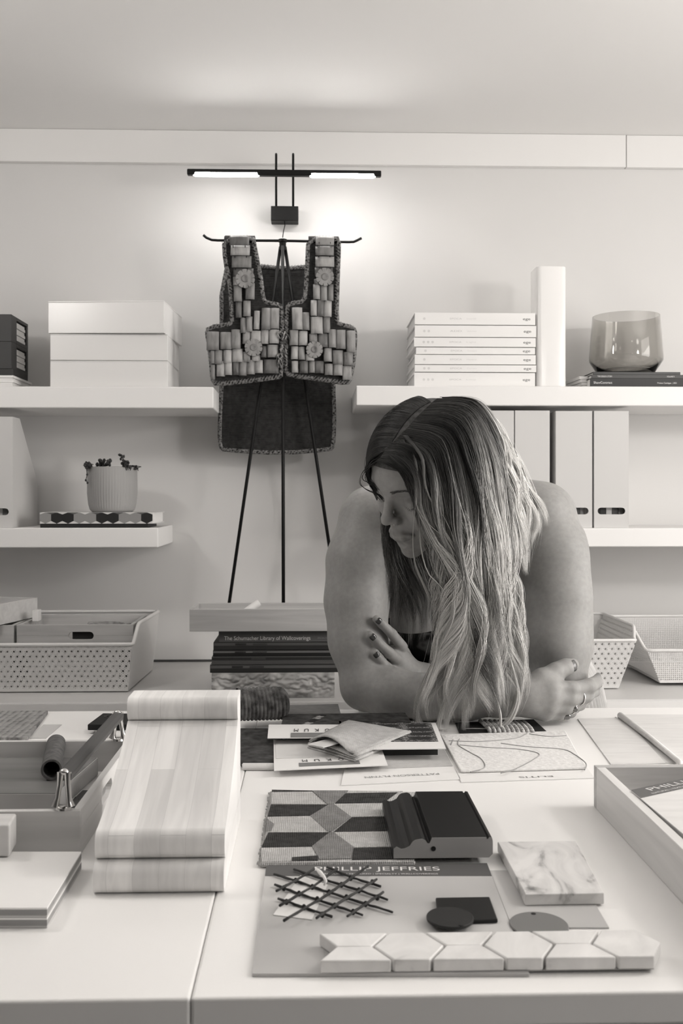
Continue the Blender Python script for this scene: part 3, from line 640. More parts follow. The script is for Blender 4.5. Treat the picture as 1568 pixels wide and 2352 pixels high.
# ---- right baskets
YB_=onz(1385,1583,K).y; a=onz(1385,1583,K); b_=onz(1420,1583,K)
basket('storage_basket','white lace-pattern basket right of the woman, narrow at its base','lace',[(b_.x-0.20,YB_),(b_.x,YB_),(b_.x+0.0,YB_+0.30),(b_.x-0.2,YB_+0.30)],zb,ony(1440,1468,YB_).z-zb+0.028,(0.052,0.012),0.80,214,rimr=0.004)
YC=YB_+0.035; a=ony(1515,1563,YC)
basket('mesh_tray','white fine mesh basket tray at the right edge of the counter','mesh',[(a.x+0.0,YC),(a.x+0.30,YC),(a.x+0.30,YC+0.30),(a.x+0.0,YC+0.30)],zb+0.006,0.135,(0.055,0.01),0.62,216,rimr=0.004)

# ---------------------------------------------------------------- worktables
sx=onz(510,2280,T); sxx=sx.x; TF=0.808; TB=1.858
sxx=-0.093
for nm,xa,xb,lb in((0,-1.75,sxx-0.0002,'left white worktable carrying the wooden trays and wood samples'),(1,sxx+0.0002,1.35,'right white worktable carrying the brochures, tiles and rug samples')):
    t=thing('worktable',((xa+xb)/2,1.33,0),lb,'table','white worktables pushed together')
    MB().box(xa,xb,TF-0.016,TB,T-0.026,T).build('tabletop',M_table,t,bevel=0.0025)
    MB().box(xa+0.02,xb-0.02,TF+0.03,TB-0.24,0.08,T-0.0265).build('cabinet_body',M_white,t)
    MB().box(xa+0.04,xb-0.04,TF+0.07,TB-0.28,0.0005,0.08).build('plinth',mat('plinth_grey',120,0.6),t)
    n=3
    for k in range(n):
        w=(xb-xa-0.04)/n; d=MB().box(xa+0.022+k*w,xa+0.018+(k+1)*w,TF+0.012,TF+0.029,0.09,T-0.03).build('door',M_white,t,bevel=0.002)

def card(name,label,corners,z,th,m,cat='swatch card',group=None,bevel=0,kind=None):
    q=quad_on(corners,z+th); o=MB().slab(q,th).build(name,m,bevel=bevel); tag(o,label,cat,group); return q,o
def asthing(name,label,cat,q,z,group=None):
    c=sum(q,Vector())/len(q); return thing(name,(c.x,c.y,z),label,cat,group)

# ---- left table: woven mat, dark tile, cards
M_wov=weave('grey_stripe_weave',100,186,180,700,0.8)
q,o=card('woven_sample','thick striped grey woven textile sample on the far left of the table',[(-120,1634),(110,1632),(62,1694),(-160,1694)],T+0.0003,0.006,M_wov,'textile')
card('grey_slip','thin flat pale grey slip beside the striped woven sample',[(100,1664),(142,1664),(106,1695),(66,1695)],T+0.0003,0.0006,mat('pale_grey_slip',190,0.8),'paper')  # thin flat patch in one pale grey
q=quad_on([(236,1638),(345,1639),(345,1652),(304,1664),(201,1664)],T+0.016)
t=asthing('hexagon_tile','black hexagonal tile with a round stamped emblem near the tall wood sample','tile',q,T+0.006)
MB().slab(q,0.0095).build('body',mat('matt_black',20,0.6,spec=0.25),t,bevel=0.0012)
c=onz(254,1645,T+0.0162); em=MB()
em.lathe([(0.011,0),(0.011,0.0003),(0.0098,0.0003),(0.0098,0)],tuple(c),32)
for k in range(12):
    a=k*math.pi/6; em.ball(c+Vector((math.cos(a)*.0075,math.sin(a)*.0075,0)),(0.0014,0.0014,0.0004),4)
em.ball(c,(0.004,0.004,0.0005),6); em.build('emblem',mat('emblem_ink',66,0.6),t)
card('small_card','stack of small cards under the black hexagonal tile',[(232,1655),(345,1655),(345,1685),(215,1689)],T+0.0003,0.0055,M_card,'card')
card('grey_card','small grey card peeking from under the black tile',[(268,1668),(345,1668),(345,1678),(258,1676)],T+0.006,0.0012,mat('mid_grey_card',110,0.7),'card') if False else None
# left tray
RZ=T+0.0485; fr=onz(189,1862,RZ); br=onz(300,1698,RZ)
TX1=(fr.x+br.x)/2; TY0=fr.y; TY1=br.y
tray('pale wooden tray with hand slot at left, dark wood block and pull inside',TX1-0.36,TX1,TY0,TY1,T+0.0003,RZ,M_paley,th=0.0085,hole=(0.033,'y',-0.015),mx=M_pale)
fz=T+0.0068
wq=quad_on([(-150,1740),(222,1740),(126,1822),(-190,1822)],fz+0.024)
dk=wood('dark_walnut',92,124,'x',30)
t=asthing('wood_block','dark brown wood block sample lying in the left tray','wood sample',wq,fz)
MB().slab(wq,0.0235).build('block',[dk],t,bevel=0.0008)
sq=[p+Vector((0,0,-0.004)) for p in wq]; 
pm=mat('end_grain',168,0.7); s2=MB(); s2.slab([wq[1]+Vector((0.0016,0.0005,-0.0005)),wq[2]+Vector((0.0016,-0.0010,-0.0005)),wq[2]+Vector((0.0004,-0.0010,-0.0005)),wq[1]+Vector((0.0004,0.0005,-0.0005))],0.0228)
s2.slab([wq[3]+Vector((0,-0.0003,-0.0008)),wq[2]+Vector((0.0012,-0.0003,-0.0008)),wq[2]+Vector((0.0012,-0.0016,-0.0008)),wq[3]+Vector((0,-0.0016,-0.0008))],0.0222); s2.build('raw_edge',pm,t)
a=onz(118,1768,fz+0.024+0.014); b_=onz(129,1708,fz+0.024+0.014); d=(b_-a).normalized(); Mr=Matrix.Translation(a)@d.to_track_quat('Z','Y').to_matrix().to_4x4()
ln=(b_-a).length; R=0.0128
t=thing('wood_tube',a,'hollow dark wooden tube sample lying on the dark wood block','tube')
MB(Mr).shell([(R*.78,ln*.6),(R*.80,0.0),(R,0.0),(R,ln),(R*.8,ln),(R*.79,ln*.6)],n=36).build('tube_wall',noisy('smoked_wood',[(0.3,60),(0.7,105)],scale=(60,60,5),nscale=2),t,smooth=True,angle=50)
MB(Mr).lathe([(0.0,ln*0.3),(R*.79,ln*.3)],n=24).build('tube_bore',mat('bore_black',14,0.9),t)
card('number_tag','dark label tag printed with figures in the front corner of the left tray',[(190,1815),(203,1815),(183,1853),(150,1853)],fz,0.001,mat('charcoal_tag',60,0.6),'tag')
q=quad_on([(190,1815),(203,1815),(183,1853),(150,1853)],fz+0.0011); c=(q[0]+q[1]+q[2]+q[3])/4
tg=bpy.data.objects['number_tag']; text('1,2',c,(1,0.05,0),(-0.05,1,0),0.012,M_ink,tg,width=0.015)
# pull handle across the rims
pf=onz(137,1868,RZ+0.0005); pb=onz(272,1699,RZ+0.0005)
pf=Vector((pf.x,TY0+0.006,RZ)); pb=Vector((pb.x,TY1-0.006,RZ)); 
t=thing('drawer_pull',(pf+pb)/2,'long drawer pull with dark grip and chrome feet lying across the left tray','handle')
hh=0.040; d=(pb-pf); d.z=0; d.normalize(); sd=Vector((d.y,-d.x,0))
gp=MB(); A=pf+d*0.002; B=pb-d*0.002; prof=[(-.0075,hh-.010),(.0075,hh-.010),(.0085,hh-.003),(.004,hh),(-.004,hh),(-.0085,hh-.003)]
gp.add([A+sd*p+UP*q for p,q in prof]+[B+sd*p+UP*q for p,q in prof],[tuple(range(6)),tuple(range(6,12))[::-1]]+[(i,6+i,6+(i+1)%6,(i+1)%6) for i in range(6)])
gp.build('grip',wood('dark_grip',60,88,'y',20),t,bevel=0.001)
chrome=mat('chrome',215,0.12,1.0)
for P0,s in((pf,1),(pb,-1)):
    b=MB()
    for w in(-0.006,0.006):
        b.tube([P0+sd*(w*1.35)+UP*0.003+d*(s*-0.001),P0+sd*w*1.0+UP*0.012,P0+sd*w*0.7+UP*0.026+d*s*0.002,P0+sd*w*0.6+UP*(hh-0.001)+d*s*0.004],[0.0050,0.0030,0.0030,0.0042],10)
    b.ball(P0+UP*(hh-0.001)+d*s*0.004,(0.0055,0.0045,0.004),8)
    b.lathe([(0.0085,0.0),(0.008,0.0025),(0.006,0.0035),(0.0,0.0035)],tuple(P0+UP*0.0002),20)
    b.build('chrome_foot',chrome,t,smooth=True,angle=50)
# boards at left front
for k in range(2):
    z0=T+0.0003+k*0.0092; z1=z0+0.009
    q=quad_on([(-220,1956),(187,1956),(108,2085),(-220,2085)],z1) if k==1 else [p-UP*0.0092 for p in quad_on([(-220,1956),(187,1956),(108,2085),(-220,2085)],T+0.0185)]
    t=asthing('sample_board',['lower white-faced layered board at the left front of the table','upper white-faced layered board, on top of the pair at left front'][k],'board',q,z0,'white-faced boards stacked on the table')
    MB().slab(q,0.0016).build('white_face',M_table,t)
    MB().slab([p-UP*0.0017 for p in q],0.0052).build('core',wood('ply_core',132,158,'x',40),t)
    MB().slab([p-UP*0.0070 for p in q],0.0018).build('white_underside',mat('pale_back',196,0.6),t)
q=[onz(x,y,T+0.052) for x,y in((-90,1868),(38,1868),(22,1895),(-90,1895))]
mw=MB(); mw.slab(q,0.0325); tag(mw.build('wood_block',M_pale,bevel=0.002),'pale wood block standing on the white-faced boards at the left edge','wood sample')

# ---- tall curved laminated sample
D0=0.990; Xl=C(213,2056,D0).x; Xr=C(513,2056,D0).x; yw=C(360,2056,D0).y
def stave(name,pts,parent):
    n=5; w=(Xr-Xl)/n
    b=MB(); ms=[M_lam]
    for k in range(n):
        b.prism(pts,Xl+k*w,Xl+(k+1)*w,lambda y,z,x:(x,y,z))
    return b.build(name,ms,parent,smooth=True,angle=35)
M_lam=mat('laminated_beech',210,0.45,spec=0.35); lb_=M_lam.node_tree.nodes['Principled BSDF']
vv_=coords(M_lam,(1,1,1),(0,0,math.radians(90))); bk=N(M_lam,'ShaderNodeTexBrick'); bk.inputs['Scale'].default_value=1.0; bk.inputs['Brick Width'].default_value=0.17; bk.inputs['Row Height'].default_value=0.0252
bk.inputs['Mortar Size'].default_value=0.00012; bk.offset=0.37; bk.inputs['Color1'].default_value=col(206); bk.inputs['Color2'].default_value=col(242); bk.inputs['Mortar'].default_value=col(190); bk.inputs['Bias'].default_value=0.25
L(M_lam,vv_,bk.inputs['Vector']); gv=coords(M_lam,(30,1.5,6)); gn=N(M_lam,'ShaderNodeTexNoise'); gn.inputs['Scale'].default_value=2.5; gn.inputs['Detail'].default_value=6; gn.inputs['Distortion'].default_value=0.8; L(M_lam,gv,gn.inputs['Vector'])
gm_=N(M_lam,'ShaderNodeMapRange'); gm_.inputs['From Min'].default_value=0.3; gm_.inputs['From Max'].default_value=0.7; gm_.inputs['To Min'].default_value=0.86; gm_.inputs['To Max'].default_value=1.06; L(M_lam,gn.outputs['Fac'],gm_.inputs['Value'])
gx=N(M_lam,'ShaderNodeVectorMath',operation='SCALE'); L(M_lam,bk.outputs['Color'],gx.inputs[0]); L(M_lam,gm_.outputs[0],gx.inputs['Scale']); L(M_lam,gx.outputs[0],lb_.inputs['Base Color'])
t=thing('laminated_wood_sample',((Xl+Xr)/2,yw+0.12,T),'tall ramp-shaped block of pale laminated wood with rounded noses','wood sample')
def nose(y,z0,z1,r):
    c=(z0+z1)/2; h=(z1-z0)/2
    return [(y+r-r*math.sin(math.radians(a))**0.6 if False else y+r*(1-math.cos(math.radians(a))),c+h*math.sin(math.radians(a))) for a in range(-90,91,15)]
y0=yw
lowp=nose(y0,T+0.0004,T+0.030,0.011); 
pts=[(y0+0.235,T+0.0004)]+lowp+[(y0+0.235,T+0.030)]
stave('base_layer',pts[::-1],t)
ra=[]
for i in range(11):
    s=i/10; ra.append((y0+0.024+0.166*s, T+0.0595+ (0.128-0.0595)*(0.5*s+0.5*s*s)))
pts=[(y0+0.235,T+0.0304)]+nose(y0+0.010,T+0.0304,T+0.0595,0.011)+ra+[(y0+0.235,T+0.128)]
stave('ramp',pts[::-1],t)
pts=[(y0+0.235,T+0.1284)]+nose(y0+0.186,T+0.1284,T+0.155,0.010)+[(y0+0.235,T+0.155)]
stave('top_nosing',pts[::-1],t)

# ---- centre back pile
M_char=noisy('charcoal_felt',[(0.3,52),(0.7,84)],nscale=70,detail=6,rough=0.95,bump=0.6,spec=0.05)
M_lin=weave('linen',150,190,1400,1400,0.4)
t0q=quad_on([(500,1672),(655,1672),(632,1752),(555,1752)],T+0.0085)
t=asthing('rug_sample','charcoal rug sample with a white fringed edge beside the tall wood sample','rug sample',t0q,T)
MB().slab(t0q,0.0082).build('pile',M_char,t,bevel=0.002)
fr=MB(); 
for k in range(26):
    x=560+k*2.7; p0=onz(x,1752,T+0.005); p1=onz(x-1,1766,T+0.003); fr.tube([p0,p0.lerp(p1,.5)+UP*0.0015,p1],[0.0028,0.0028,0.0022],6)
fr.build('fringe',mat('ivory_yarn',218,0.95),t,smooth=True)
# ribbed roll
b=MB(); c0=C(545,1637,1.71); c1=C(658,1634,1.735); n=64; rr=[]; pp=[]
ax=(c1-c0); 
def ribroll(u,v):
    a=2*math.pi*v; p=c0.lerp(c1,u); e=0.0 
    r=0.0275*(1-0.30*max(0,(u-0.86)/0.14)**2)*(1+0.085*abs(math.sin(math.pi*(u*13+0.9*math.sin(a+1.0)*0.35))))
    dx=ax.normalized(); n1=UP; n2=dx.cross(n1)
    return p+n2*(math.cos(a)*r*1.05)+n1*(math.sin(a)*r*0.93)
b.grid(ribroll,130,36); 
ee=[ribroll(1,j/36) for j in range(36)]; b.add(ee,[tuple(range(36))])
cz=min(v.z for v in b.v); b.v=[v+UP*(T+0.0092-cz) for v in b.v]
tag(b.build('ribbed_roll',noisy('ribbed_wool',[(0.35,60),(0.65,120)],nscale=60,detail=5,rough=0.95,bump=0.5),smooth=True),'rolled dark ribbed wool sample with thick cords, behind the tall wood sample','textile roll')
q,o=card('felt_board','plain grey felt board standing proud at the back of the table',[(655,1620),(776,1617),(785,1650),(655,1660)],T+0.0003,0.0155,noisy('grey_felt',[(0.3,104),(0.7,118)],nscale=80,rough=0.95),'board')
q=quad_on([(652,1640),(930,1637),(960,1684),(640,1686)],T+0.0195)
t=asthing('embroidered_cloth','dark cloth with a pale diamond embroidered band under her forearm','textile',q,T+0.017)
MB().slab(q,0.0028).build('cloth',M_char,t)
em=MB()
for k in range(6):
    for s,v in((0,0.0),(1,0.5)):
        em.cur=(k+s)%2; c=onz(672+k*12.5+s*5,1682-k*7.2-s*3,T+0.0198); r=0.0052
        em.prism([(c.x-r*1.4,c.y),(c.x,c.y-r*1.7),(c.x+r*1.4,c.y),(c.x,c.y+r*1.7)],T+0.0196,T+0.0201)
em.build('embroidery',[mat('embroidery_black',20,0.9),mat('embroidery_ivory',150,0.9)],t)
sb=quad_on([(660,1655),(900,1652),(920,1680),(655,1682)],T+0.0163); tag(MB().slab(sb,0.0155).build('carpet_sample',M_char),'charcoal carpet sample under the embroidered cloth','rug sample')

def label_strip(parent,P0,P1,P2,P3,body,textw=None,h=0.0042):
    pass
# plaid card
q=quad_on([(778,1656),(1000,1660),(1024,1719),(790,1721)],T+0.0195)
t=asthing('swatch_card','white swatch card with a dark plaid fabric patch beside her forearm','swatch card',q,T+0.017)
MB().slab(q,0.0012).build('card',M_card,t)
M_plaid=mat('plaid_fabric',45,0.9); v=coords(M_plaid,(1,1,1)); b_=M_plaid.node_tree.nodes['Principled BSDF']
w1=N(M_plaid,'ShaderNodeTexWave'); w1.inputs['Scale'].default_value=7; w1.inputs['Distortion'].default_value=2; w1.bands_direction='X'; w2=N(M_plaid,'ShaderNodeTexWave'); w2.inputs['Scale'].default_value=11; w2.bands_direction='Y'
n_=N(M_plaid,'ShaderNodeTexNoise'); n_.inputs['Scale'].default_value=400
for w in(w1,w2,n_): L(M_plaid,v,w.inputs['Vector'])
mm=N(M_plaid,'ShaderNodeMath',operation='MAXIMUM'); L(M_plaid,w1.outputs['Fac'],mm.inputs[0]); L(M_plaid,w2.outputs['Fac'],mm.inputs[1])
m2=N(M_plaid,'ShaderNodeMath',operation='MULTIPLY'); L(M_plaid,mm.outputs[0],m2.inputs[0]); L(M_plaid,n_.outputs['Fac'],m2.inputs[1])
r_=ramp(M_plaid,[(0.35,26),(0.48,74),(0.6,150)]); L(M_plaid,m2.outputs[0],r_.inputs['Fac']); L(M_plaid,r_.outputs['Color'],b_.inputs['Base Color'])
MB().slab(subq(q,0.02,0.95,0.03,0.76,0.0008),0.0007).build('fabric_patch',M_plaid,t)
tag(MB().slab(quad_on([(800,1662),(985,1662),(1005,1712),(810,1714)],T+0.0165),0.0155).build('carpet_sample',mat('dark_pile',48,0.95)),'dark carpet sample hidden under the plaid swatch card','rug sample')
# swatch cards with upside-down labels
def swatch(label,corners,z,strip,body,th=0.0012,fabric=None):
    q=quad_on(corners,z+th); t=asthing('swatch_card',label,'swatch card',q,z)
    MB().slab(q,th).build('card',M_card,t)
    if fabric: MB().slab(subq(q,*fabric[0],0.0008),0.0007).build('fabric_patch',fabric[1],t)
    if strip:
        u0,u1,v0,v1=strip; s=subq(q,u0,u1,v0,v1,0.0003); sm=s[0].lerp(s[3],.52); sm2=s[1].lerp(s[2],.52)
        MB().slab([sm+UP*0.0002,sm2+UP*0.0002,s[2]+UP*0.0002,s[3]+UP*0.0002],0.0003).build('label_band',mat('label_grey',120,0.6),t)
        xd=(s[0]-s[1]).normalized(); yd=Vector((xd.y*-1,xd.x,0)); c=(s[0]+s[1])/2*.72+(sm+sm2)/2*.28
        w=(s[1]-s[0]).length; h=(sm-s[0]).length*0.62
        for k,ch in enumerate(body):
            f=(k+0.5)/len(body); text(ch,s[1].lerp(s[0],f)*.55+sm2.lerp(sm,f)*.45+UP*0.0002,xd,yd,h,M_ink,t,width=w*0.085,name='lettering')
    return q,t
swatch('narrow white swatch card with upside-down lettering behind the folded linen',[(617,1664),(790,1664),(790,1694),(614,1695)],T+0.0205,(0.30,0.98,0.30,0.98),'MOKUM')
def pcard():
    q,t=swatch('large pale swatch card with upside-down printed name across its front edge',[(800,1722),(1020,1718),(1057,1789),(783,1803)],T+0.0003,None,None,fabric=((0.02,0.99,0.02,0.62),weave('pale_linen',176,196,1500,1500,0.2)))
    s=subq(q,0.2,0.82,0.72,0.95); xd=(q[2]-q[3]).normalized()*-1; yd=Vector((-xd.y,xd.x,0)); c=(s[0]+s[2])/2+UP*0.0003
    text('PATTERSON FLYNN',c,xd,yd,0.0088,mat('grey_letter',150,0.8),t,width=0.105)
pcard()
swatch('white swatch card with upside-down lettering under the folded linen',[(628,1699),(868,1697),(890,1757),(629,1769)],T+0.0095,(0.22,0.76,0.70,0.93),'MOKUM',fabric=((0.02,0.95,0.03,0.66),mat('pale_cloth',214,0.9)))
tag(MB().slab(quad_on([(640,1705),(870,1703),(880,1745),(645,1755)],T+0.0092),0.0087).build('foam_board',M_card),'white foam board under the lettered swatch card','board')
# folded linen
q=quad_on([(706,1712),(800,1662),(943,1688),(815,1743)],T+0.016)
M_fold=weave('folded_linen',166,208,1300,1300,0.5)
t=asthing('folded_linen','folded grey linen napkin lying on the swatch cards','fabric',q,T+0.011)
b=MB(); A,B_,C_,D__=q
def sheet(z0,z1,lift,thk,inset):
    def fn(u,v):
        p=A.lerp(D__,v).lerp(B_.lerp(C_,v),u); p=p.lerp((A+C_)/2,inset)
        return Vector((p.x,p.y,z0+lift*math.sin(math.pi*min(1,v*1.15))*(1-u)**1.3+0.0006*math.sin(17*u)))
    g=MB(); g.grid(fn,14,14); return g
for k,(z0,l,ins) in enumerate(((T+0.0125,0.0005,0.0),(T+0.0155,0.0015,0.02),(T+0.0185,0.004,0.01),(T+0.0225,0.014,0.03))):
    sheet(z0,z0,l,0.0016,ins).build('linen_fold',M_fold,t,smooth=True,solid=0.002)
# rounded folds joining the layers on the near side
for z0,r in((T+0.0140,0.0022),(T+0.0205,0.0030)):
    b=MB(); g0=D__.lerp((A+C_)/2,.02); g1=C_.lerp((A+C_)/2,.02)
    b.tube([Vector((g0.lerp(g1,s/8).x,g0.lerp(g1,s/8).y,z0)) for s in range(9)],r,10); b.build('linen_fold',M_fold,t,smooth=True)
nap=quad_on([(706,1709),(775,1691),(812,1697),(742,1716)],T+0.029)
MB().slab(nap,0.0012).build('pale_lining',mat('pale_lining',205,0.9),t)
# line-pattern rug card
def elitis():
    q=quad_on([(1008,1690),(1290,1681),(1364,1786),(1059,1796)],T+0.0015)
    t=asthing('swatch_card','white card with an ivory rug sample of wandering dark lines','swatch card',q,T)
    MB().slab(q,0.0012).build('card',M_card,t)
    r=quad_on([(1010,1686),(1298,1678),(1345,1762),(1058,1770)],T+0.0055)
    M_iv=noisy('ivory_pile',[(0.3,214),(0.7,232)],nscale=150,detail=6,rough=0.95,bump=0.8,spec=0.05)
    o=MB().slab(r,0.0035).build('rug_patch',M_iv,t,bevel=0.0015)
    ln=MB()
    for path in ([(1055,1698),(1052,1712),(1080,1730),(1105,1745),(1112,1765),(1080,1775)],[(1055,1712),(1120,1718),(1190,1722),(1236,1732),(1225,1746),(1180,1770),(1150,1778)],[(1150,1708),(1210,1716),(1290,1722),(1320,1735),(1345,1755),(1342,1770)],[(1030,1702),(1100,1704),(1180,1697),(1205,1688),(1210,1684)],[(1215,1686),(1260,1692),(1300,1690)],[(1040,1700),(1035,1712)]):
        P=[onz(x,y*0.98+33.5,T+0.0057) for x,y in path]; Q=[]
        for i in range(len(P)-1):
            p0=P[max(i-1,0)];p1=P[i];p2=P[i+1];p3=P[min(i+2,len(P)-1)]
            for s in np.linspace(0,1,8,endpoint=False): Q.append(0.5*((2*p1)+(p2-p0)*s+(2*p0-5*p1+4*p2-p3)*s*s+(3*p1-p0-3*p2+p3)*s**3))
        Q.append(P[-1]); ln.tube(Q,0.0009,5)
    ln.build('drawn_lines',mat('taupe_yarn',150,0.95),t)
    xd=(q[3]-q[2]).normalized(); yd=Vector((-xd.y,xd.x,0)); text('ELITIS',onz(1231,1784,T+0.0018),xd,yd,0.006,mat('grey_letter2',120,0.8),t,width=0.048)
elitis()
q=quad_on([(1045,1660),(1225,1652),(1266,1690),(1060,1696)],T+0.0018)
t=asthing('trim_card','black card with rows of pale twisted rope under her hair tips','swatch card',q,T)
MB().slab(q,0.0015).build('card',mat('black_card',24,0.7),t)
for k in range(10):
    x=1108+k*11.0; P=[]
    for s in range(9):
        f=s/8; P.append(onz(x+8*math.sin(f*2.2)+f*16-6,1657+f*25+ (k-5)*0.3,T+0.0052))
    rp=MB(); rp.tube(P,[0.0036*(1+0.05*math.sin(s*3.1)) for s in range(9)],8); rp.build('rope',noisy('rope_yarn',[(0.4,150),(0.6,215)],nscale=160,rough=0.95,bump=0.5),t,smooth=True)
# translucent sheets
M_sheet=noisy('pearl_paper',[(0.3,214),(0.7,228)],scale=(1,6,1),nscale=14,rough=0.3,spec=0.5,bump=0.3)
q,o=card('paper_sheet','pearly wallcovering sheet with ripples, between rug card and rolled sheet',[(1326,1650),(1432,1648),(1528,1752),(1402,1754)],T+0.0003,0.0015,M_sheet,'wallpaper')
card('grey_sheet','thin grey backing sheet between the two pearly wallcovering sheets',[(1412,1646),(1440,1646),(1575,1752),(1522,1752)],T+0.0003,0.0008,mat('sheet_grey',196,0.7),'paper')
t=thing('wallpaper_roll',onz(1560,1700,T),'pale wallcovering sheet with a rolled left edge at the right back','wallpaper')
q=quad_on([(1426,1641),(1640,1641),(1760,1760),(1568,1752)],T+0.0035); MB().slab(q,0.0010).build('sheet',M_sheet,t)
a=onz(1424,1643,T+0.006);b_=onz(1562,1752,T+0.006); MB().tube([a,a.lerp(b_,.5)+Vector((0.002,0,0)),b_],[0.0055,0.0048,0.004],12).build('rolled_edge',M_sheet,t,smooth=True)

# ---- right tray
rz=T+0.0515; bl=onz(1363,1757,rz); 
t,_=tray('deep pale wooden tray at the right edge holding wallcovering brochure',bl.x,bl.x+0.40,bl.y-0.47,bl.y,T+0.0003,rz,M_paley,th=0.0115,mx=M_midwood)
# stack inside, with brochure
zf=T+0.0066
bz_=T+0.0530; A_=onz(1449,1815,bz_); B_=onz(1568,1789,bz_); xd=(B_-A_).normalized(); yd=Vector((-xd.y,xd.x,0)); sh=Vector((0.03,-1,0)).normalized()
B2=A_+xd*0.225; q=[A_,B2,B2+sh*0.30,A_+sh*0.30]
tag(MB().slab([Vector((p.x+dx_,p.y+dy_,zf+0.0448)) for p,dx_,dy_ in zip(q,(.004,-.03,-.03,.004),(-.004,-.02,0,0))],0.0444).build('paper_stack',M_card),'white paper stack under the brochure in the right wooden tray','papers')
t=asthing('brochure','wallcovering brochure with a grey title band lying in the right tray','brochure',q,zf+0.0452)
MB().slab(q,0.0012).build('cover',M_sheet,t)
MB().slab([p+UP*0.0004 for p in (A_,B2,B2+sh*0.031,A_+sh*0.031)],0.0003).build('title_band',mat('band_grey',96,0.6),t)
tp=onz(1487,1816,bz_); text('PHILLIP JEFFRIES',tp+UP*0.0006,xd,yd,0.0100,M_inkwhite,t,align='LEFT',width=0.165)
text('NATURAL | TEXTURED | SPECIALTY | WALLCOVERINGS',onz(1497,1824,bz_)+UP*0.0006,xd,yd,0.0036,M_inkwhite,t,align='LEFT',width=0.155)

# ---- rug with geometric pattern
RQ=quad_on([(624,1815),(960,1818),(950,1978),(600,1980)],T+0.006)
t=asthing('rug_sample','flat woven rug sample with trapezoids in black, grey and ivory','rug sample',RQ,T)
gw=lambda nm,a,b_: weave(nm,a,b_,900,500,0.9)
ms=[gw('rug_ivory',176,214),gw('rug_dark',44,84),gw('rug_mid',116,158)]
b=MB(); NU,NV=34,30
b.cur=0
def wob(u,v): return 0.012*math.sin(v*19)*(1-u)
b.slab([p-UP*0.0006 for p in RQ],0.0052)
def P2(px,py): return onz(px,py,T+0.0061)
pat=[(1,[(624,1814),(716,1816),(716,1818),(624,1819)]),(0,[(624,1819),(716,1818),(745,1847),(622,1846)]),(2,[(716,1816),(800,1816),(768,1846),(752,1847)]),(1,[(792,1822),(912,1820),(880,1843),(764,1845)]),(0,[(800,1816),(925,1817),(912,1820),(795,1822)]),
(1,[(622,1848),(755,1848),(712,1873),(614,1875)]),(2,[(755,1848),(768,1848),(806,1876),(760,1910),(752,1910),(712,1874)]),(0,[(766,1846),(895,1844),(895,1874),(806,1876)]),(0,[(614,1876),(714,1874),(755,1911),(612,1912)]),(1,[(808,1877),(900,1876),(900,1908),(766,1911)]),
(1,[(616,1912),(756,1912),(716,1944),(600,1946)]),(2,[(757,1912),(764,1912),(812,1946),(806,1972),(734,1974),(716,1944)]),(0,[(766,1911),(905,1909),(905,1944),(814,1946)]),(0,[(600,1947),(716,1945),(730,1975),(600,1979)]),(1,[(812,1948),(950,1945),(950,1972),(808,1974)]),(2,[(612,1880),(630,1893),(622,1910),(610,1910)]),(1,[(670,1969),(730,1965),(730,1976),(670,1977)])]
for c,pg in pat:
    b.cur=c; o_=len(b.v); pp=[P2(*p) for p in pg]; ar=sum(pp[i].x*pp[(i+1)%len(pp)].y-pp[(i+1)%len(pp)].x*pp[i].y for i in range(len(pp)))
    if ar<0: pp=pp[::-1]
    b.slab([p+UP*0.0002*c for p in pp],0.002)
b.build('weave',ms,t)
fz_=MB()
for k in range(70):
    f=k/69; p=RQ[0].lerp(RQ[3],f); fz_.tube([p+Vector((0.004,0,-0.003)),p+Vector((-0.003+random.uniform(-.002,.001),0,-0.003))],[0.0022,0.0012],5)
for k in range(90):
    f=k/89; p=RQ[3].lerp(RQ[2],f); fz_.tube([p+Vector((0,0.004,-0.002)),p+Vector((0,-0.002,-0.004))],[0.002,0.0015],5)
fz_.build('frayed_edge',gw('rug_fray',150,205),t,smooth=True)
# ---- dark moulding block
mz=T+0.0068; FD=C(905,1970,1.076); X0=C(903,1965,1.076).x; X1=C(1132,1965,1.076).x; Yf=C(1015,1965,1.076).y; W=X1-X0; Hm=0.0215
pr=[(0,0),(0,0.010),(0.003,0.0125),(0.008,0.010),(0.012,0.0105),(0.017,0.013),(0.020,0.0175),(0.023,0.0195),(0.030,0.0205),(0.0335,0.019),(0.036,0.0155),(0.038,0.0155),(0.0405,Hm),(W-0.007,Hm),(W-0.0065,Hm-0.002),(W-0.005,Hm-0.002),(W-0.004,Hm),(W-0.001,Hm-0.0005),(W,Hm-0.004),(W,0.004),(W-0.004,0)]
t=thing('moulding_sample',(X0+W/2,Yf+0.08,mz),'black painted timber moulding block with raw cut end on the patterned rug','wood sample')
MB().prism([(X0+p,mz+q) for p,q in pr],Yf,Yf+0.168,lambda x,z,y:(x,y,z)).build('profile',[mat('black_satin',14,0.45,spec=0.3)],t,bevel=0.0004)
MB().prism([(X0+p*0.998+0.0001,mz+q*0.99+0.0001) for p,q in pr],Yf-0.0006,Yf-0.0001,lambda x,z,y:(x,y,z)).build('cut_end',wood('cut_end_grain',142,166,'x',40),t)
MB().prism([(X0+0.042+0.0026*math.cos(a*.52),mz+0.010+0.0026*math.sin(a*.52)) for a in range(12)],Yf-0.0012,Yf-0.0007,lambda x,z,y:(x,y,z)).build('drill_hole',mat('hole_black',12,0.9),t)

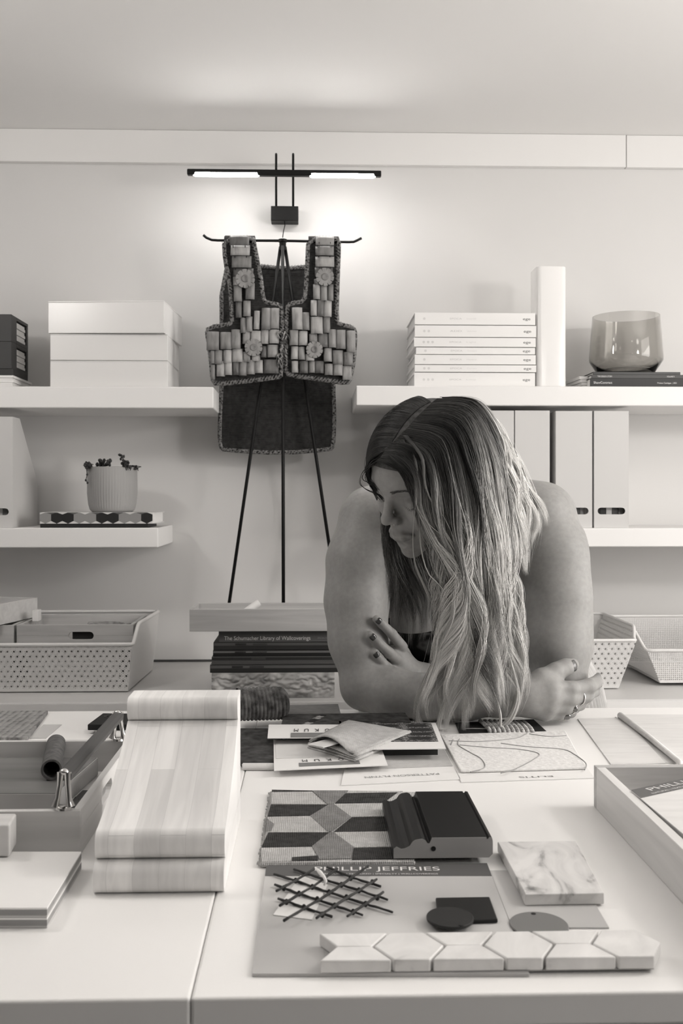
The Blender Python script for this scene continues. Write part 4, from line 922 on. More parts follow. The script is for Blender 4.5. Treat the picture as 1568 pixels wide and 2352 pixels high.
# ---- brochure with lattice etc.
BQ=quad_on([(612,1983),(1118,1983),(1215,2236),(579,2236)],T+0.003)
t=asthing('brochure','large brochure with dark title band under the wire lattice and mosaic','brochure',BQ,T)
M_cov=noisy('brochure_cover',[(0.3,168),(0.5,184),(0.7,206)],nscale=7,detail=1,rough=0.6)
MB().slab(BQ,0.0026).build('cover',M_cov,t)
MB().slab(subq(BQ,0,1,0,0.145,0.0003),0.0003).build('title_band',mat('band_dark',84,0.6),t)
xd=(BQ[1]-BQ[0]).normalized(); yd=Vector((-xd.y,xd.x,0))
text('PHILLIP JEFFRIES',onz(865,1996,T+0.0034),xd,yd,0.0105,M_inkwhite,t,width=0.1285)
text('NATURAL | TEXTURED | SPECIALTY | WALLCOVERINGS',onz(875,2007.5,T+0.0034),xd,yd,0.0032,M_inkwhite,t,width=0.115)
card('grey_sheet','plain pale grey sheet showing under the marble tile and grey disc',[(1124,1999),(1322,1999),(1398,2130),(1176,2130)],T+0.0003,0.0012,mat('sheet_grey2',188,0.7),'paper')
# marble tile
M_marb=noisy('veined_marble',[(0.30,100),(0.37,168),(0.43,210),(0.6,228)],scale=(16,7,14),nscale=1.5,detail=7,dist=1.6,rough=0.35)
q=quad_on([(1142,1933),(1322,1931),(1387,2051),(1206,2054)],T+0.0125)
tag(MB().slab(q,0.0108).build('marble_tile',M_marb,bevel=0.001),'rectangular veined marble tile right of the black moulding block','tile')
q,o=card('leather_tag','small black square tag sample behind the dark oval disc',[(1000,2061),(1124,2059),(1143,2111),(1008,2116)],T+0.0032,0.0038,mat('black_leather',22,0.5,spec=0.3),'sample',bevel=0.0012)
def disc(cx,cy,rx,ry,z,th,m,name,label,hx=0,hy=0):
    c=onz(cx,cy,z+th); R=rx/FPX*FPX*(EYE-z-th)/(cy-HY); Ry=R*ry
    t=thing(name,(c.x,c.y,z),label,'sample','disc samples')
    MB().prism([(c.x+R*math.cos(k*math.pi/32),c.y+Ry*math.sin(k*math.pi/32)) for k in range(64)],z,z+th).build('disc',m,t,bevel=0.0008)
    MB().prism([(c.x+R*hx+0.0018*math.cos(k*.52),c.y+Ry*hy+0.0018*math.sin(k*.52)) for k in range(12)],z+th+0.0001,z+th+0.0003).build('eyelet',mat('eyelet_black',12,0.6),t)
def R_(rx,cy,z): return rx/FPX*(FPX*(EYE-z)/(cy-HY))
def disc2(cx,cy,rx,ylen,z,th,m,label,hx,hy):
    c=onz(cx,cy,z+th); R=R_(rx,cy,z+th); t=thing('disc_sample',(c.x,c.y,z),label,'sample')
    o=MB().prism([(c.x+R*math.cos(k*math.pi/32),c.y+ylen*math.sin(k*math.pi/32)) for k in range(64)],z,z+th).build('disc',m,t,bevel=0.0008)
    MB().prism([(c.x+R*hx+0.0022*math.cos(k*.52),c.y+ylen*hy+0.0022*math.sin(k*.52)) for k in range(12)],z+th+0.0001,z+th+0.0004).build('eyelet',mat('eyelet_black',12,0.6),t)
disc2(1033,2105,54,0.0225,T+0.0072,0.003,mat('dark_grey_disc',40,0.6,spec=0.3),'dark charcoal round disc overlapping the black tag',0.35,-0.85)
disc2(1237,2122,67,0.0275,T+0.0016,0.003,mat('grey_disc',116,0.5),'mid grey round disc with eyelet between marble tile and mosaic',0.0,0.8)
# wire lattice
t=thing('wire_lattice',onz(765,2055,T+0.003),'diagonal lattice of dark bound rods with a paper tag on the brochure','lattice sample')
def X(cx,cy): return (560+cx*0.3827,1950+cy*0.3825)
FA=[[(300,122),(495,187),(690,248),(862,305)],[(500,108),(650,172),(820,225)],[(180,150),(310,190),(510,260),(730,330),(892,380)],[(185,215),(330,268),(545,340),(712,397)],[(205,298),(360,350),(528,406)]]
FB=[[(420,120),(310,190),(195,252)],[(560,118),(410,228),(215,340)],[(745,102),(585,215),(460,300),(240,430)],[(797,180),(690,248),(545,340),(435,415)],[(836,258),(730,330),(620,404)]]
mrod=noisy('dark_rod',[(0.3,22),(0.7,60)],nscale=90,rough=0.7)
for f,h in((FA,0.0052),(FB,0.0090)):
    for ln in f:
        P=[onz(*X(*p),T+h) for p in ln]; Q2=[]
        for i in range(len(P)-1):
            for s in np.linspace(0,1,6,endpoint=False): Q2.append(P[i].lerp(P[i+1],s)+UP*random.uniform(-.0003,.0003))
        Q2.append(P[-1]); MB().tube(Q2,[0.00125+random.uniform(-.0002,.0002) for _ in Q2],8).build('rod',mrod,t,smooth=True)
j=MB()
for x,y in((310,190),(410,228),(510,260),(585,215),(690,248),(730,330),(330,268),(440,302),(545,340),(360,350),(640,175),(615,290),(470,395),(655,378),(770,200),(800,292),(240,235),(255,318)): j.ball(onz(*X(x,y),T+0.0075),(0.0022,0.0022,0.0030),6)
j.build('binding_knots',mat('binding_thread',26,0.9),t,smooth=True)
tq=quad_on([(690,2010),(752,2032),(716,2112),(627,2101)],T+0.0037); MB().slab(tq,0.0005).build('paper_tag',mat('tag_paper',228,0.7),t)
s=[onz(x,y,T+z) for x,y,z in((727,1996,0.012),(735,2004,0.013),(744,2014,0.012),(748,2024,0.010),(744,2034,0.006))]
MB().tube(s,[0.0012,0.0022,0.0016,0.0016,0.001],7).build('tag_string',M_white,t,smooth=True)

# ---- hexagon mosaic
HZ=T+0.0138; hth=0.0105; Df=0.826; pitch=0.0456; p2p=0.0585; f2f=0.0515
Yf_=C(1100,2206,Df).y; X0h=C(816,2206,Df).x
M_hex=noisy('mosaic_marble',[(0.30,178),(0.40,220),(0.7,238)],scale=(16,9,16),nscale=1.3,detail=6,dist=1.2,rough=0.3)
t=thing('hexagon_mosaic',(X0h+0.12,Yf_+0.02,T+0.003),'white marble hexagon mosaic sheet along the front edge of the table','tile sheet')
g=0.0006
def hexa(cx,cy,clip=None):
    P=[(cx-p2p/2,cy),(cx-p2p/4,cy-f2f/2),(cx+p2p/4,cy-f2f/2),(cx+p2p/2,cy),(cx+p2p/4,cy+f2f/2),(cx-p2p/4,cy+f2f/2)]
    if clip=='front': P=[(cx-p2p/2,cy),(cx+p2p/2,cy),(cx+p2p/4,cy+f2f/2),(cx-p2p/4,cy+f2f/2)]
    if clip=='back': P=[(cx-p2p/4,cy-f2f/2),(cx+p2p/4,cy-f2f/2),(cx+p2p/2,cy),(cx-p2p/2,cy)]
    c=(sum(p[0] for p in P)/len(P),sum(p[1] for p in P)/len(P)); P=[(c[0]+(x-c[0])*(1-0.012),c[1]+(y-c[1])*(1-0.012)) for x,y in P]
    MB().prism(P,HZ-hth,HZ).build('hexagon_tile',M_hex,t,bevel=0.0012,smooth=True,angle=40)
for i in range(6):
    cx=X0h+i*pitch
    if i%2==0: hexa(cx,Yf_,'front'); hexa(cx,Yf_+f2f,'back')
    else: hexa(cx,Yf_+f2f/2)
MB().box(X0h-p2p/2+0.004,X0h+5*pitch+p2p/4,Yf_+0.001,Yf_+f2f-0.001,HZ-hth-0.0006,HZ-hth-0.0001).build('mesh_backing',mat('backing_mesh',180,0.9),t)
# ---------------------------------------------------------------- person: one continuous skin surface from a blended distance field
class Field:
    def __init__(s,lo,hi,h):
        s.lo=np.array(lo,float); s.h=h; s.n=[int((b-a)/h)+1 for a,b in zip(lo,hi)]
        s.ax=[(s.lo[i]+h*np.arange(s.n[i])).astype(np.float32) for i in range(3)]
        s.F=np.full(s.n,0.06,np.float32)
    def sub(s,lo,hi):
        sl=[]
        for i in range(3):
            a=max(0,int((lo[i]-s.lo[i])/s.h)); b=min(s.n[i],int((hi[i]-s.lo[i])/s.h)+2); sl.append(slice(a,max(b,a)))
        return tuple(sl),s.ax[0][sl[0]][:,None,None],s.ax[1][sl[1]][None,:,None],s.ax[2][sl[2]][None,None,:]
    def comb(s,sl,d,k,op):
        f=s.F[sl]
        if op=='add':
            if k>0: hh=np.maximum(k-np.abs(f-d),0)/k; s.F[sl]=np.minimum(f,d)-hh*hh*k*0.25
            else: s.F[sl]=np.minimum(f,d)
        else:
            d=-d; hh=np.maximum(k-np.abs(f-d),0)/k if k>0 else 0; s.F[sl]=np.maximum(f,d)+hh*hh*k*0.25
    def cone(s,a,b,ra,rb,k=0.01,op='add',flat=None):
        a=np.array(a,float);b=np.array(b,float); m=max(ra,rb)+k+0.012
        sl,x,y,z=s.sub(np.minimum(a,b)-m,np.maximum(a,b)+m)
        if 0 in s.F[sl].shape: return
        ab=b-a; L2=max(float(ab@ab),1e-9); px,py,pz=x-a[0],y-a[1],z-a[2]
        t=np.clip((px*ab[0]+py*ab[1]+pz*ab[2])/L2,0,1)
        qx,qy,qz=px-t*ab[0],py-t*ab[1],pz-t*ab[2]
        if flat is not None:   # flat: (dir, scale) squash along a direction
            dv=np.array(flat[0],float); dv/=np.linalg.norm(dv); c=(qx*dv[0]+qy*dv[1]+qz*dv[2]); e=c*(1/flat[1]-1)
            qx,qy,qz=qx+e*dv[0],qy+e*dv[1],qz+e*dv[2]
        s.comb(sl,np.sqrt(qx*qx+qy*qy+qz*qz)-(ra+(rb-ra)*t),k,op)
    def ell(s,c,axes,r,k=0.01,op='add'):
        c=np.array(c,float); m=max(r)+k+0.012; sl,x,y,z=s.sub(c-m,c+m)
        if 0 in s.F[sl].shape: return
        px,py,pz=x-c[0],y-c[1],z-c[2]; q=[px*a[0]+py*a[1]+pz*a[2] for a in axes]
        k0=np.sqrt(sum((q[i]/r[i])**2 for i in range(3)))+1e-9; k1=np.sqrt(sum((q[i]/r[i]**2)**2 for i in range(3)))+1e-9
        s.comb(sl,k0*(k0-1)/k1,k,op)
    def mesh(s):
        F=s.F; nx,ny,nz=F.shape; ins=F<0
        tot=np.zeros((nx-1,ny-1,nz-1),np.int8); cs=[(i,j,k) for i in(0,1) for j in(0,1) for k in(0,1)]
        for i,j,k in cs: tot+=ins[i:nx-1+i,j:ny-1+j,k:nz-1+k]
        act=np.argwhere((tot>0)&(tot<8)); idx=np.full(tot.shape,-1,np.int32); idx[tuple(act.T)]=np.arange(len(act))
        V=np.zeros((len(act),3)); cnt=np.zeros(len(act))
        for a in range(8):
            for ax in range(3):
                ca=cs[a]
                if ca[ax]: continue
                cb=list(ca); cb[ax]=1
                fa=F[act[:,0]+ca[0],act[:,1]+ca[1],act[:,2]+ca[2]]; fb=F[act[:,0]+cb[0],act[:,1]+cb[1],act[:,2]+cb[2]]
                m=(fa<0)!=(fb<0); t=np.where(m,fa/np.where(np.abs(fa-fb)<1e-9,1,fa-fb),0)
                p=np.array(ca,float)[None,:].repeat(len(act),0); p[:,ax]+=t; V[m]+=p[m]; cnt+=m
        V=(V/cnt[:,None]+act)*s.h+s.lo
        Q=[]
        for ax in range(3):
            u,v=(ax+1)%3,(ax+2)%3
            sa=[slice(None)]*3; sb=[slice(None)]*3; sa[ax]=slice(0,-1); sb[ax]=slice(1,None)
            A=ins[tuple(sa)]; B=ins[tuple(sb)]; e=np.argwhere(A!=B); e=e[(e[:,u]>0)&(e[:,v]>0)&(e[:,u]<F.shape[u]-1)&(e[:,v]<F.shape[v]-1)]
            def g(du,dv): q=e.copy(); q[:,u]-=du; q[:,v]-=dv; return idx[tuple(q.T)]
            q=np.stack([g(0,0),g(1,0),g(1,1),g(0,1)],1); fl=A[tuple(e.T)]; q[~fl]=q[~fl][:,::-1]; Q.append(q)
        Q=np.concatenate(Q); return V,Q[(Q>=0).all(1)]
def A3(v): return np.array([v[0],v[1],v[2]],float)
# head frame
def camv(x,y,z): return RT*x+UP*y-FW*z      # viewer right, up, towards the camera
HF=camv(-.735,-.415,.536).normalized(); HU=camv(-.222,.870,.44); HU=(HU-HF*HU.dot(HF)).normalized(); HR=HF.cross(HU)
if HR.dot(RT)<0: HR=-HR
HS_=1.03
NAS=C(893,1146,1.60); HO=NAS-(HF*0.088-HU*0.015)*HS_
def H(r,f,u): return HO+(HR*r+HF*f+HU*u)*HS_
hax=[A3(HR),A3(HF),A3(HU)]
los,his=C(700,1700,1.9),C(1500,880,1.4)
S=Field((-0.06,1.50,0.865),(0.50,2.32,1.43),SDF_H)
# --- torso
camx=A3(RT); camy=A3(FW); up3=np.array([0,0,1.0])
def tor(px,py,D,rx,ry,rz,k=0.03,tilt=0): 
    c=A3(C(px,py,D)); S.ell(c,[camx,camy*math.cos(tilt)+up3*math.sin(tilt),up3*math.cos(tilt)-camy*math.sin(tilt)],(rx,ry,rz),k)
tor(1050,1330,2.00,0.165,0.105,0.165,0.03)
tor(1055,1480,2.06,0.165,0.115,0.16,0.03)
tor(1070,1560,2.13,0.175,0.12,0.15,0.03)
tor(985,1440,1.93,0.075,0.06,0.07,0.02); tor(1120,1440,1.93,0.075,0.06,0.07,0.02)
S.cone(A3(C(862,1190,1.94)),A3(C(1245,1185,1.94)),0.052,0.056,0.03)       # shoulder girdle
S.cone(A3(C(1000,1150,1.96)),A3(C(1110,1150,1.96)),0.06,0.06,0.03)
# neck
S.cone(A3(H(0,-0.030,-0.075)),A3(C(1055,1165,1.93)),0.050,0.062,0.025)
# trapezius
S.cone(A3(C(1085,1120,1.93)),A3(C(1240,1172,1.93)),0.045,0.045,0.03)
S.cone(A3(C(1020,1120,1.93)),A3(C(865,1182,1.93)),0.040,0.042,0.03)
# --- arm on the viewer's left
aL=[(851,1196,1.905,0.060),(826,1290,1.885,0.056),(819,1380,1.870,0.0535),(822,1470,1.850,0.048),(838,1570,1.822,0.040)]
def chain(pts,k=0.012,flat=None):
    for a,b in zip(pts[:-1],pts[1:]): S.cone(A3(C(*a[:3])),A3(C(*b[:3])),a[3],b[3],k,flat=flat)
chain(aL,0.03)
chain([(838,1578,1.822,0.040),(900,1592,1.79,0.040),(980,1601,1.765,0.0355),(1070,1607,1.745,0.031),(1150,1606,1.728,0.0255),(1200,1603,1.72,0.0245)],0.022)
# --- arm on the viewer's right
aR=[(1246,1192,1.900,0.060),(1278,1290,1.875,0.063),(1284,1380,1.855,0.063),(1280,1470,1.835,0.058),(1288,1560,1.812,0.043)]
chain(aR,0.03)
chain([(1288,1572,1.815,0.042),(1190,1590,1.835,0.038),(1080,1580,1.85,0.033),(985,1565,1.865,0.027),(955,1556,1.865,0.025)],0.02)
# hand of the right arm, fingers resting on the other upper arm
chain([(960,1556,1.862,0.024),(920,1535,1.850,0.026),(903,1520,1.845,0.022)],0.012)
chain([(925,1515,1.845,0.015),(905,1500,1.838,0.013)],0.01)
FN=[]
def finger(pts,k=0.004): chain(pts,k); FN.append(pts)
finger([(924,1486,1.838,0.0100),(900,1456,1.818,0.0090),(878,1434,1.806,0.0082),(864,1422,1.803,0.0075)],0.003)
finger([(917,1520,1.830,0.0102),(893,1499,1.808,0.0094),(868,1476,1.798,0.0086),(852,1459,1.796,0.0078)],0.003)
finger([(910,1549,1.828,0.0096),(889,1533,1.806,0.0088),(871,1514,1.799,0.0080),(860,1499,1.797,0.0073)],0.003)
finger([(906,1570,1.828,0.0086),(888,1558,1.808,0.0078),(876,1547,1.803,0.0070),(868,1538,1.802,0.0064)],0.003)
chain([(945,1535,1.86,0.014),(925,1500,1.862,0.012),(905,1470,1.86,0.0098),(893,1450,1.86,0.0088)],0.006)
# hand of the left arm, closed around the other elbow
chain([(1195,1603,1.718,0.0245),(1222,1602,1.715,0.026)],0.02,flat=((0,-1,0.1),0.8))
for (x,y,D,r) in ((1262,1578,1.716,.0195),(1262,1598,1.712,.0195),(1258,1618,1.714,.0185),(1250,1635,1.722,.0160)):
    S.cone(A3(C(1215,1600+(y-1600)*.5,1.718)),A3(C(x,y,D)),0.0215,r,0.010)
finger([(1268,1582,1.714,.0150),(1312,1583,1.720,.0128),(1352,1576,1.735,.0120),(1378,1562,1.765,.0112),(1383,1548,1.800,.0100)],0.006)
finger([(1268,1602,1.711,.0148),(1310,1604,1.718,.0125),(1346,1598,1.738,.0115),(1364,1586,1.772,.0105),(1360,1575,1.805,.0095)],0.005)
finger([(1262,1621,1.715,.0140),(1300,1624,1.722,.0118),(1330,1617,1.742,.0108),(1344,1606,1.775,.0100),(1340,1596,1.805,.0090)],0.005)
finger([(1250,1637,1.723,.0120),(1284,1641,1.732,.0100),(1310,1636,1.752,.0092),(1320,1626,1.780,.0085),(1316,1618,1.800,.0078)],0.005)
# thumb
finger([(1212,1583,1.716,.0200),(1243,1560,1.722,.0165),(1276,1543,1.733,.0140),(1298,1533,1.742,.0130),(1314,1527,1.752,.0112)],0.010)
# --- head
S.ell(A3(H(0,-.005,.018)),hax,(.073,.094,.082),0.01)
S.ell(A3(H(0,.030,.020)),hax,(.060,.060,.058),0.02)
S.ell(A3(H(0,.026,-.040)),hax,(.056,.056,.062),0.02)
S.ell(A3(H(0,.034,-.088)),hax,(.042,.046,.037),0.02)
S.ell(A3(H(0,.064,-.117)),hax,(.017,.014,.013),0.016)
for s in(-1,1):
    S.ell(A3(H(s*.046,-.002,-.070)),hax,(.016,.034,.030),0.02)
    S.ell(A3(H(s*.036,.058,-.046)),hax,(.022,.020,.022),0.018)
    S.cone(A3(H(s*.010,.083,.004)),A3(H(s*.044,.068,.006)),0.0095,0.0085,0.012)
    S.ell(A3(H(s*.074,-.008,-.030)),hax,(.006,.016,.030),0.006)
S.cone(A3(H(0,.0725,-.060)),A3(H(0,.0725,-.088)),0.0172,0.0172,0.014)
for s in(-1,1): S.ell(A3(H(s*.033,.092,-.020)),hax,(.017,.015,.011),0.012,'sub')
for s in(-1,1): S.ell(A3(H(s*.032,.0655,-.021)),hax,(.0150,.0150,.0125),0.004)
# nose
S.cone(A3(H(0,.083,-.006)),A3(H(0,.097,-.038)),0.0068,0.0078,0.010)
S.ell(A3(H(0,.1000,-.0455)),hax,(.0092,.0105,.0088),0.008)
for s in(-1,1):
    S.ell(A3(H(s*.0120,.0915,-.0500)),hax,(.0062,.0100,.0066),0.005)
    S.ell(A3(H(s*.0070,.0965,-.0580)),hax,(.0034,.0052,.0038),0.002,'sub')
# lips
LIPU=[];
for s in(-1,1):
    S.cone(A3(H(s*.001,.0888,-.0745)),A3(H(s*.012,.0856,-.0755)),0.0036,0.0032,0.005); S.cone(A3(H(s*.012,.0856,-.0755)),A3(H(s*.024,.0775,-.0785)),0.0044,0.0022,0.004)
    S.cone(A3(H(s*.001,.0876,-.0830)),A3(H(s*.012,.0844,-.0827)),0.0042,0.0037,0.005); S.cone(A3(H(s*.012,.0844,-.0827)),A3(H(s*.023,.0772,-.0800)),0.0050,0.0022,0.004)
    S.cone(A3(H(0,.0925,-.0788)),A3(H(s*.013,.0892,-.0788)),0.0012,0.0012,0.0012,'sub'); S.cone(A3(H(s*.013,.0892,-.0788)),A3(H(s*.025,.0805,-.0796)),0.0012,0.0010,0.0012,'sub')
S.ell(A3(H(0,.086,-.097)),hax,(.016,.007,.0045),0.008,'sub')
V,Q=S.mesh()
# legs and feet below the table (coarser field, same mesh)
S2=Field((0.05,1.85,-0.012),(0.62,2.35,0.97),0.007)
_S=S; S=S2
for s,x in((-1,0.255),(1,0.415)):
    hip=np.array([x,2.13,0.84]); kn=np.array([x,2.10,0.47]); an=np.array([x,2.13,0.085])
    S2.cone(hip,kn,0.082,0.056,0.03); S2.cone(kn,kn*0.65+an*0.35+np.array([0,0.012,0]),0.054,0.057,0.02); S2.cone(kn*0.65+an*0.35+np.array([0,0.012,0]),an,0.057,0.034,0.02)
    S2.cone(an-np.array([0,-0.02,0.045]),an-np.array([0,0.13,0.055]),0.034,0.022,0.02)
V2,Q2=S2.mesh(); S=_S
Vn=np.concatenate([V,V2]); Qn=np.concatenate([Q,Q2+len(V)])
def relax(V,Q,it,keep=None):
    for _ in range(it):
        acc=np.zeros_like(V); c=np.zeros(len(V))
        for a,b in((0,1),(1,2),(2,3),(3,0)):
            for k in range(3):
                acc[:,k]+=np.bincount(Q[:,a],V[Q[:,b],k],len(V))+np.bincount(Q[:,b],V[Q[:,a],k],len(V))
            c+=np.bincount(Q[:,a],minlength=len(V))+np.bincount(Q[:,b],minlength=len(V))
        V=V*0.5+0.5*acc/np.maximum(c,1)[:,None]
    return V
Vn=relax(Vn,Qn,2)
PR=thing('person',(0.33,2.08,0),'person with long blonde hair leaning on crossed forearms over the table, looking down','person')
def bigmesh(name,V,Q,m,parent,cols=None,smooth=True):
    off=A3(parent.matrix_world.translation if False else Vector(parent.location)) if parent else np.zeros(3)
    p=parent.parent if parent else None
    while p is not None: off=off+A3(p.location); p=p.parent
    me=bpy.data.meshes.new(name); n=Q.shape[1]
    me.vertices.add(len(V)); me.vertices.foreach_set('co',(V-off).astype(np.float32).ravel())
    me.loops.add(Q.size); me.loops.foreach_set('vertex_index',Q.astype(np.int32).ravel())
    me.polygons.add(len(Q)); me.polygons.foreach_set('loop_start',np.arange(0,Q.size,n,dtype=np.int32)); me.polygons.foreach_set('loop_total',np.full(len(Q),n,np.int32))
    me.polygons.foreach_set('use_smooth',np.ones(len(Q),bool)); me.materials.append(m); me.update(calc_edges=True)
    if cols is not None:
        a=me.color_attributes.new(name='tone',type='FLOAT_COLOR',domain='POINT'); c=np.ones((len(V),4),np.float32); c[:,0]=cols*1.012; c[:,1]=cols; c[:,2]=cols*0.975; a.data.foreach_set('color',c.ravel())
    o=bpy.data.objects.new(name,me); COL.objects.link(o)
    if parent: o.parent=parent
    return o
# skin tone with lips
tone=np.full(len(Vn),SKIN)
loc=(Vn-A3(HO))@np.stack(hax,1)/HS_
lip=np.full(len(Vn),1.0)
for a,b,r in (((0,.0888,-.0745),(.012,.0856,-.0755),.0044),((0,.0888,-.0745),(-.012,.0856,-.0755),.0050),((.012,.0856,-.0755),(.023,.080,-.0785),.0045),((-.012,.0856,-.0755),(-.023,.080,-.0785),.0045),((0,.0876,-.0830),(.012,.0844,-.0827),.0056),((0,.0876,-.0830),(-.012,.0844,-.0827),.0056),((.012,.0844,-.0827),(.022,.080,-.080),.0050),((-.012,.0844,-.0827),(-.022,.080,-.080),.0050)):
    a=np.array(a);b=np.array(b); ab=b-a; t_=np.clip(((loc-a)@ab)/(ab@ab),0,1); d=np.linalg.norm(loc-a-t_[:,None]*ab,axis=1)-r; lip=np.minimum(lip,d)
tone=np.where(lip<0.0008,tone*(0.80+0.20*np.clip((lip+0.0006)/0.0014,0,1)),tone)
M_skin=mat('skin',190,0.5,spec=0.35); sb_=M_skin.node_tree.nodes['Principled BSDF']; sb_.inputs['Subsurface Weight'].default_value=0.12; sb_.inputs['Subsurface Radius'].default_value=(0.01,0.007,0.005); sb_.inputs['Subsurface Scale'].default_value=0.6
at=N(M_skin,'ShaderNodeAttribute'); at.attribute_name='tone'; nz=N(M_skin,'ShaderNodeTexNoise'); nz.inputs['Scale'].default_value=120; nz.inputs['Detail'].default_value=5
vv=coords(M_skin,(1,1,1)); L(M_skin,vv,nz.inputs['Vector']); mr_=N(M_skin,'ShaderNodeMapRange'); mr_.inputs['From Min'].default_value=0.3; mr_.inputs['From Max'].default_value=0.7; mr_.inputs['To Min'].default_value=0.90; mr_.inputs['To Max'].default_value=1.06
L(M_skin,nz.outputs['Fac'],mr_.inputs['Value']); vm=N(M_skin,'ShaderNodeVectorMath',operation='SCALE'); L(M_skin,at.outputs['Color'],vm.inputs[0]); L(M_skin,mr_.outputs[0],vm.inputs['Scale']); L(M_skin,vm.outputs[0],sb_.inputs['Base Color'])
n3=N(M_skin,'ShaderNodeTexNoise'); n3.inputs['Scale'].default_value=700; L(M_skin,vv,n3.inputs['Vector']); bp=N(M_skin,'ShaderNodeBump'); bp.inputs['Strength'].default_value=0.12; bp.inputs['Distance'].default_value=0.0006; L(M_skin,n3.outputs['Fac'],bp.inputs['Height']); L(M_skin,bp.outputs['Normal'],sb_.inputs['Normal'])
bodyo=bigmesh('body',Vn,Qn,M_skin,PR,tone)
# --- eyebrows, lashes, nose stud
M_brow=mat('brow_hair',78,0.8)
from mathutils.bvhtree import BVHTree
_sel=(np.abs(loc)<0.14).all(1); 
_q=Qn[_sel[Qn].all(1)]; bvh=BVHTree.FromPolygons([tuple(v) for v in Vn],[tuple(int(i) for i in q) for q in _q])
def onface(r,f,u,lift=0.0):
    p=H(r,f+0.05,u); hit=bvh.ray_cast(p,-HF); return (hit[0]+HF*lift) if hit[0] is not None else H(r,f,u)
for s in(1,-1):
    b=MB()
    for k in range(46):
        f=k/45; r_=s*(0.012+0.040*f); u_=-0.0005+0.0065*math.sin(f*2.3)-0.004*f*f+random.uniform(-.0022,.0022)*(1-0.5*f)
        p=onface(r_,.09,u_,0.0006); q_=onface(r_+s*0.006,.09,u_+0.002*(1-f*1.6),0.0009); b.tube([p,p.lerp(q_,.5)+HF*0.0005,q_],[0.0005,0.00045,0.0002],4)
    b.build('eyebrow',M_brow,PR)
    b=MB(); P=[]
    for k in range(11):
        az=math.radians(-58+116*k/10); el=math.radians(-38*math.sin(math.pi*k/10)-8)
        P.append(H(s*.032+.0153*math.sin(az)*math.cos(el),.0655+.0153*math.cos(az)*math.cos(el),-.021+.0128*math.sin(el)))
    b.tube(P,[0.0005]+[0.0010]*9+[0.0005],6)
    for k in range(1,10): b.tube([P[k],P[k]+HF*0.002-HU*0.002,P[k]+HF*0.003-HU*0.003],[0.0003,0.0003,0.0001],4)
    b.build('eyelashes',M_brow,PR)
MB().ball(onface(0.0150,.1,-.0505,0.0006),0.0011,6).build('nose_stud',mat('silver',225,0.15,1.0),PR,smooth=True)
# --- finger nails and rings
M_nail=mat('nail_polish',92,0.18,spec=0.6); M_nail2=mat('nail_polish_dark',58,0.25,spec=0.6)
def nail(pt,prev,r,nrm,m,w=0.0062,l=0.0075,sc=1.0):
    c=C(*pt[:3]); d=(c-C(*prev[:3])).normalized(); n_=(Vector(nrm)-d*Vector(nrm).dot(d)).normalized(); sd=d.cross(n_)
    b=MB(); b.grid(lambda u,v:c+d*((v-.42)*l*2)+n_*(r*1.03*math.cos((u-.5)*1.5)*(1-0.14*max(0,v-.5)**2*4)+0.0004)+sd*(r*1.0*math.sin((u-.5)*1.5)*(1-0.25*(2*v-1)**4)),8,8)
    b.build('fingernail',m,PR,smooth=True,solid=0.0008)
th=FN[-1]; nail((1306,1530,1.747,.0116),th[-2],.0136,camv(0.05,.08,1.0),M_nail,l=0.0062)
nail((855,1463,1.796),(868,1476,1.798),.0080,camv(-.05,.25,.95),M_nail2,l=0.0048)
nail((863,1503,1.797),(871,1514,1.799),.0075,camv(-.05,.25,.95),M_nail2,l=0.0044)
nail((868,1426,1.804),(878,1434,1.806),.0077,camv(-.05,.25,.95),M_nail2,l=0.0044)
M_silver=mat('silver',225,0.15,1.0)
def ring(a,b_,f,r,stone=None,tilt=0):
    A,B=C(*a[:3]),C(*b_[:3]); c=A.lerp(B,f); d=(B-A).normalized(); n1=d.orthogonal().normalized(); n2=d.cross(n1); P=[c+(n1*math.cos(k*math.pi/12)+n2*math.sin(k*math.pi/12))*r for k in range(26)]
    t_=MB(); t_.tube(P,0.0013,6)
    o=t_.build('ring',M_silver,PR,smooth=True)
    if stone:
        g=MB(); q=c+camv(0.35,-.15,.93).normalized()*(r+0.001); g.ball(q,stone,8); g.build('stone',mat('ring_stone',120,0.2,0.8),o,smooth=True)
ring(FN[5][1],FN[5][2],0.55,.0132); ring(FN[6][1],FN[6][2],0.35,.0126,(0.0045,0.003,0.006)); ring(FN[7][1],FN[7][2],0.3,.0106,(0.0085,0.004,0.006))
# --- top and skirt
def cloth_ring(name,levels,m,n=96,pleat=0,amp=0,parent=PR,solid=0.002):
    v=[];f=[]
    for c,rx,ry in levels:
        for k in range(n):
            a=2*math.pi*k/n; e=1+(amp*math.cos(pleat*a) if pleat else 0); v.append(Vector(c)+Vector((rx*e*math.cos(a),ry*e*math.sin(a),0)))
    for i in range(len(levels)-1):
        for k in range(n): f.append((i*n+k,i*n+(k+1)%n,(i+1)*n+(k+1)%n,(i+1)*n+k))
    b=MB(); b.add(v,f); return b.build(name,m,parent,smooth=True,solid=solid)
def cl(px,py,D,rx,ry): c=C(px,py,D); return (tuple(c),rx,ry)
M_top=noisy('floral_top',[(0.50,16),(0.60,24),(0.68,80)],nscale=28,detail=2,rough=0.9,spec=0.1)
cloth_ring('strapless_top',[cl(1052,1412,2.00,.158,.120),cl(1050,1440,1.995,.174,.142),cl(1050,1480,2.00,.180,.145),cl(1058,1530,2.05,.180,.138),cl(1066,1600,2.10,.184,.140),cl(1070,1650,2.12,.188,.146)],M_top)
M_skirt=noisy('pleated_skirt',[(0.3,176),(0.7,206)],nscale=30,rough=0.9,spec=0.1)
wc=C(1117,1600,2.13)
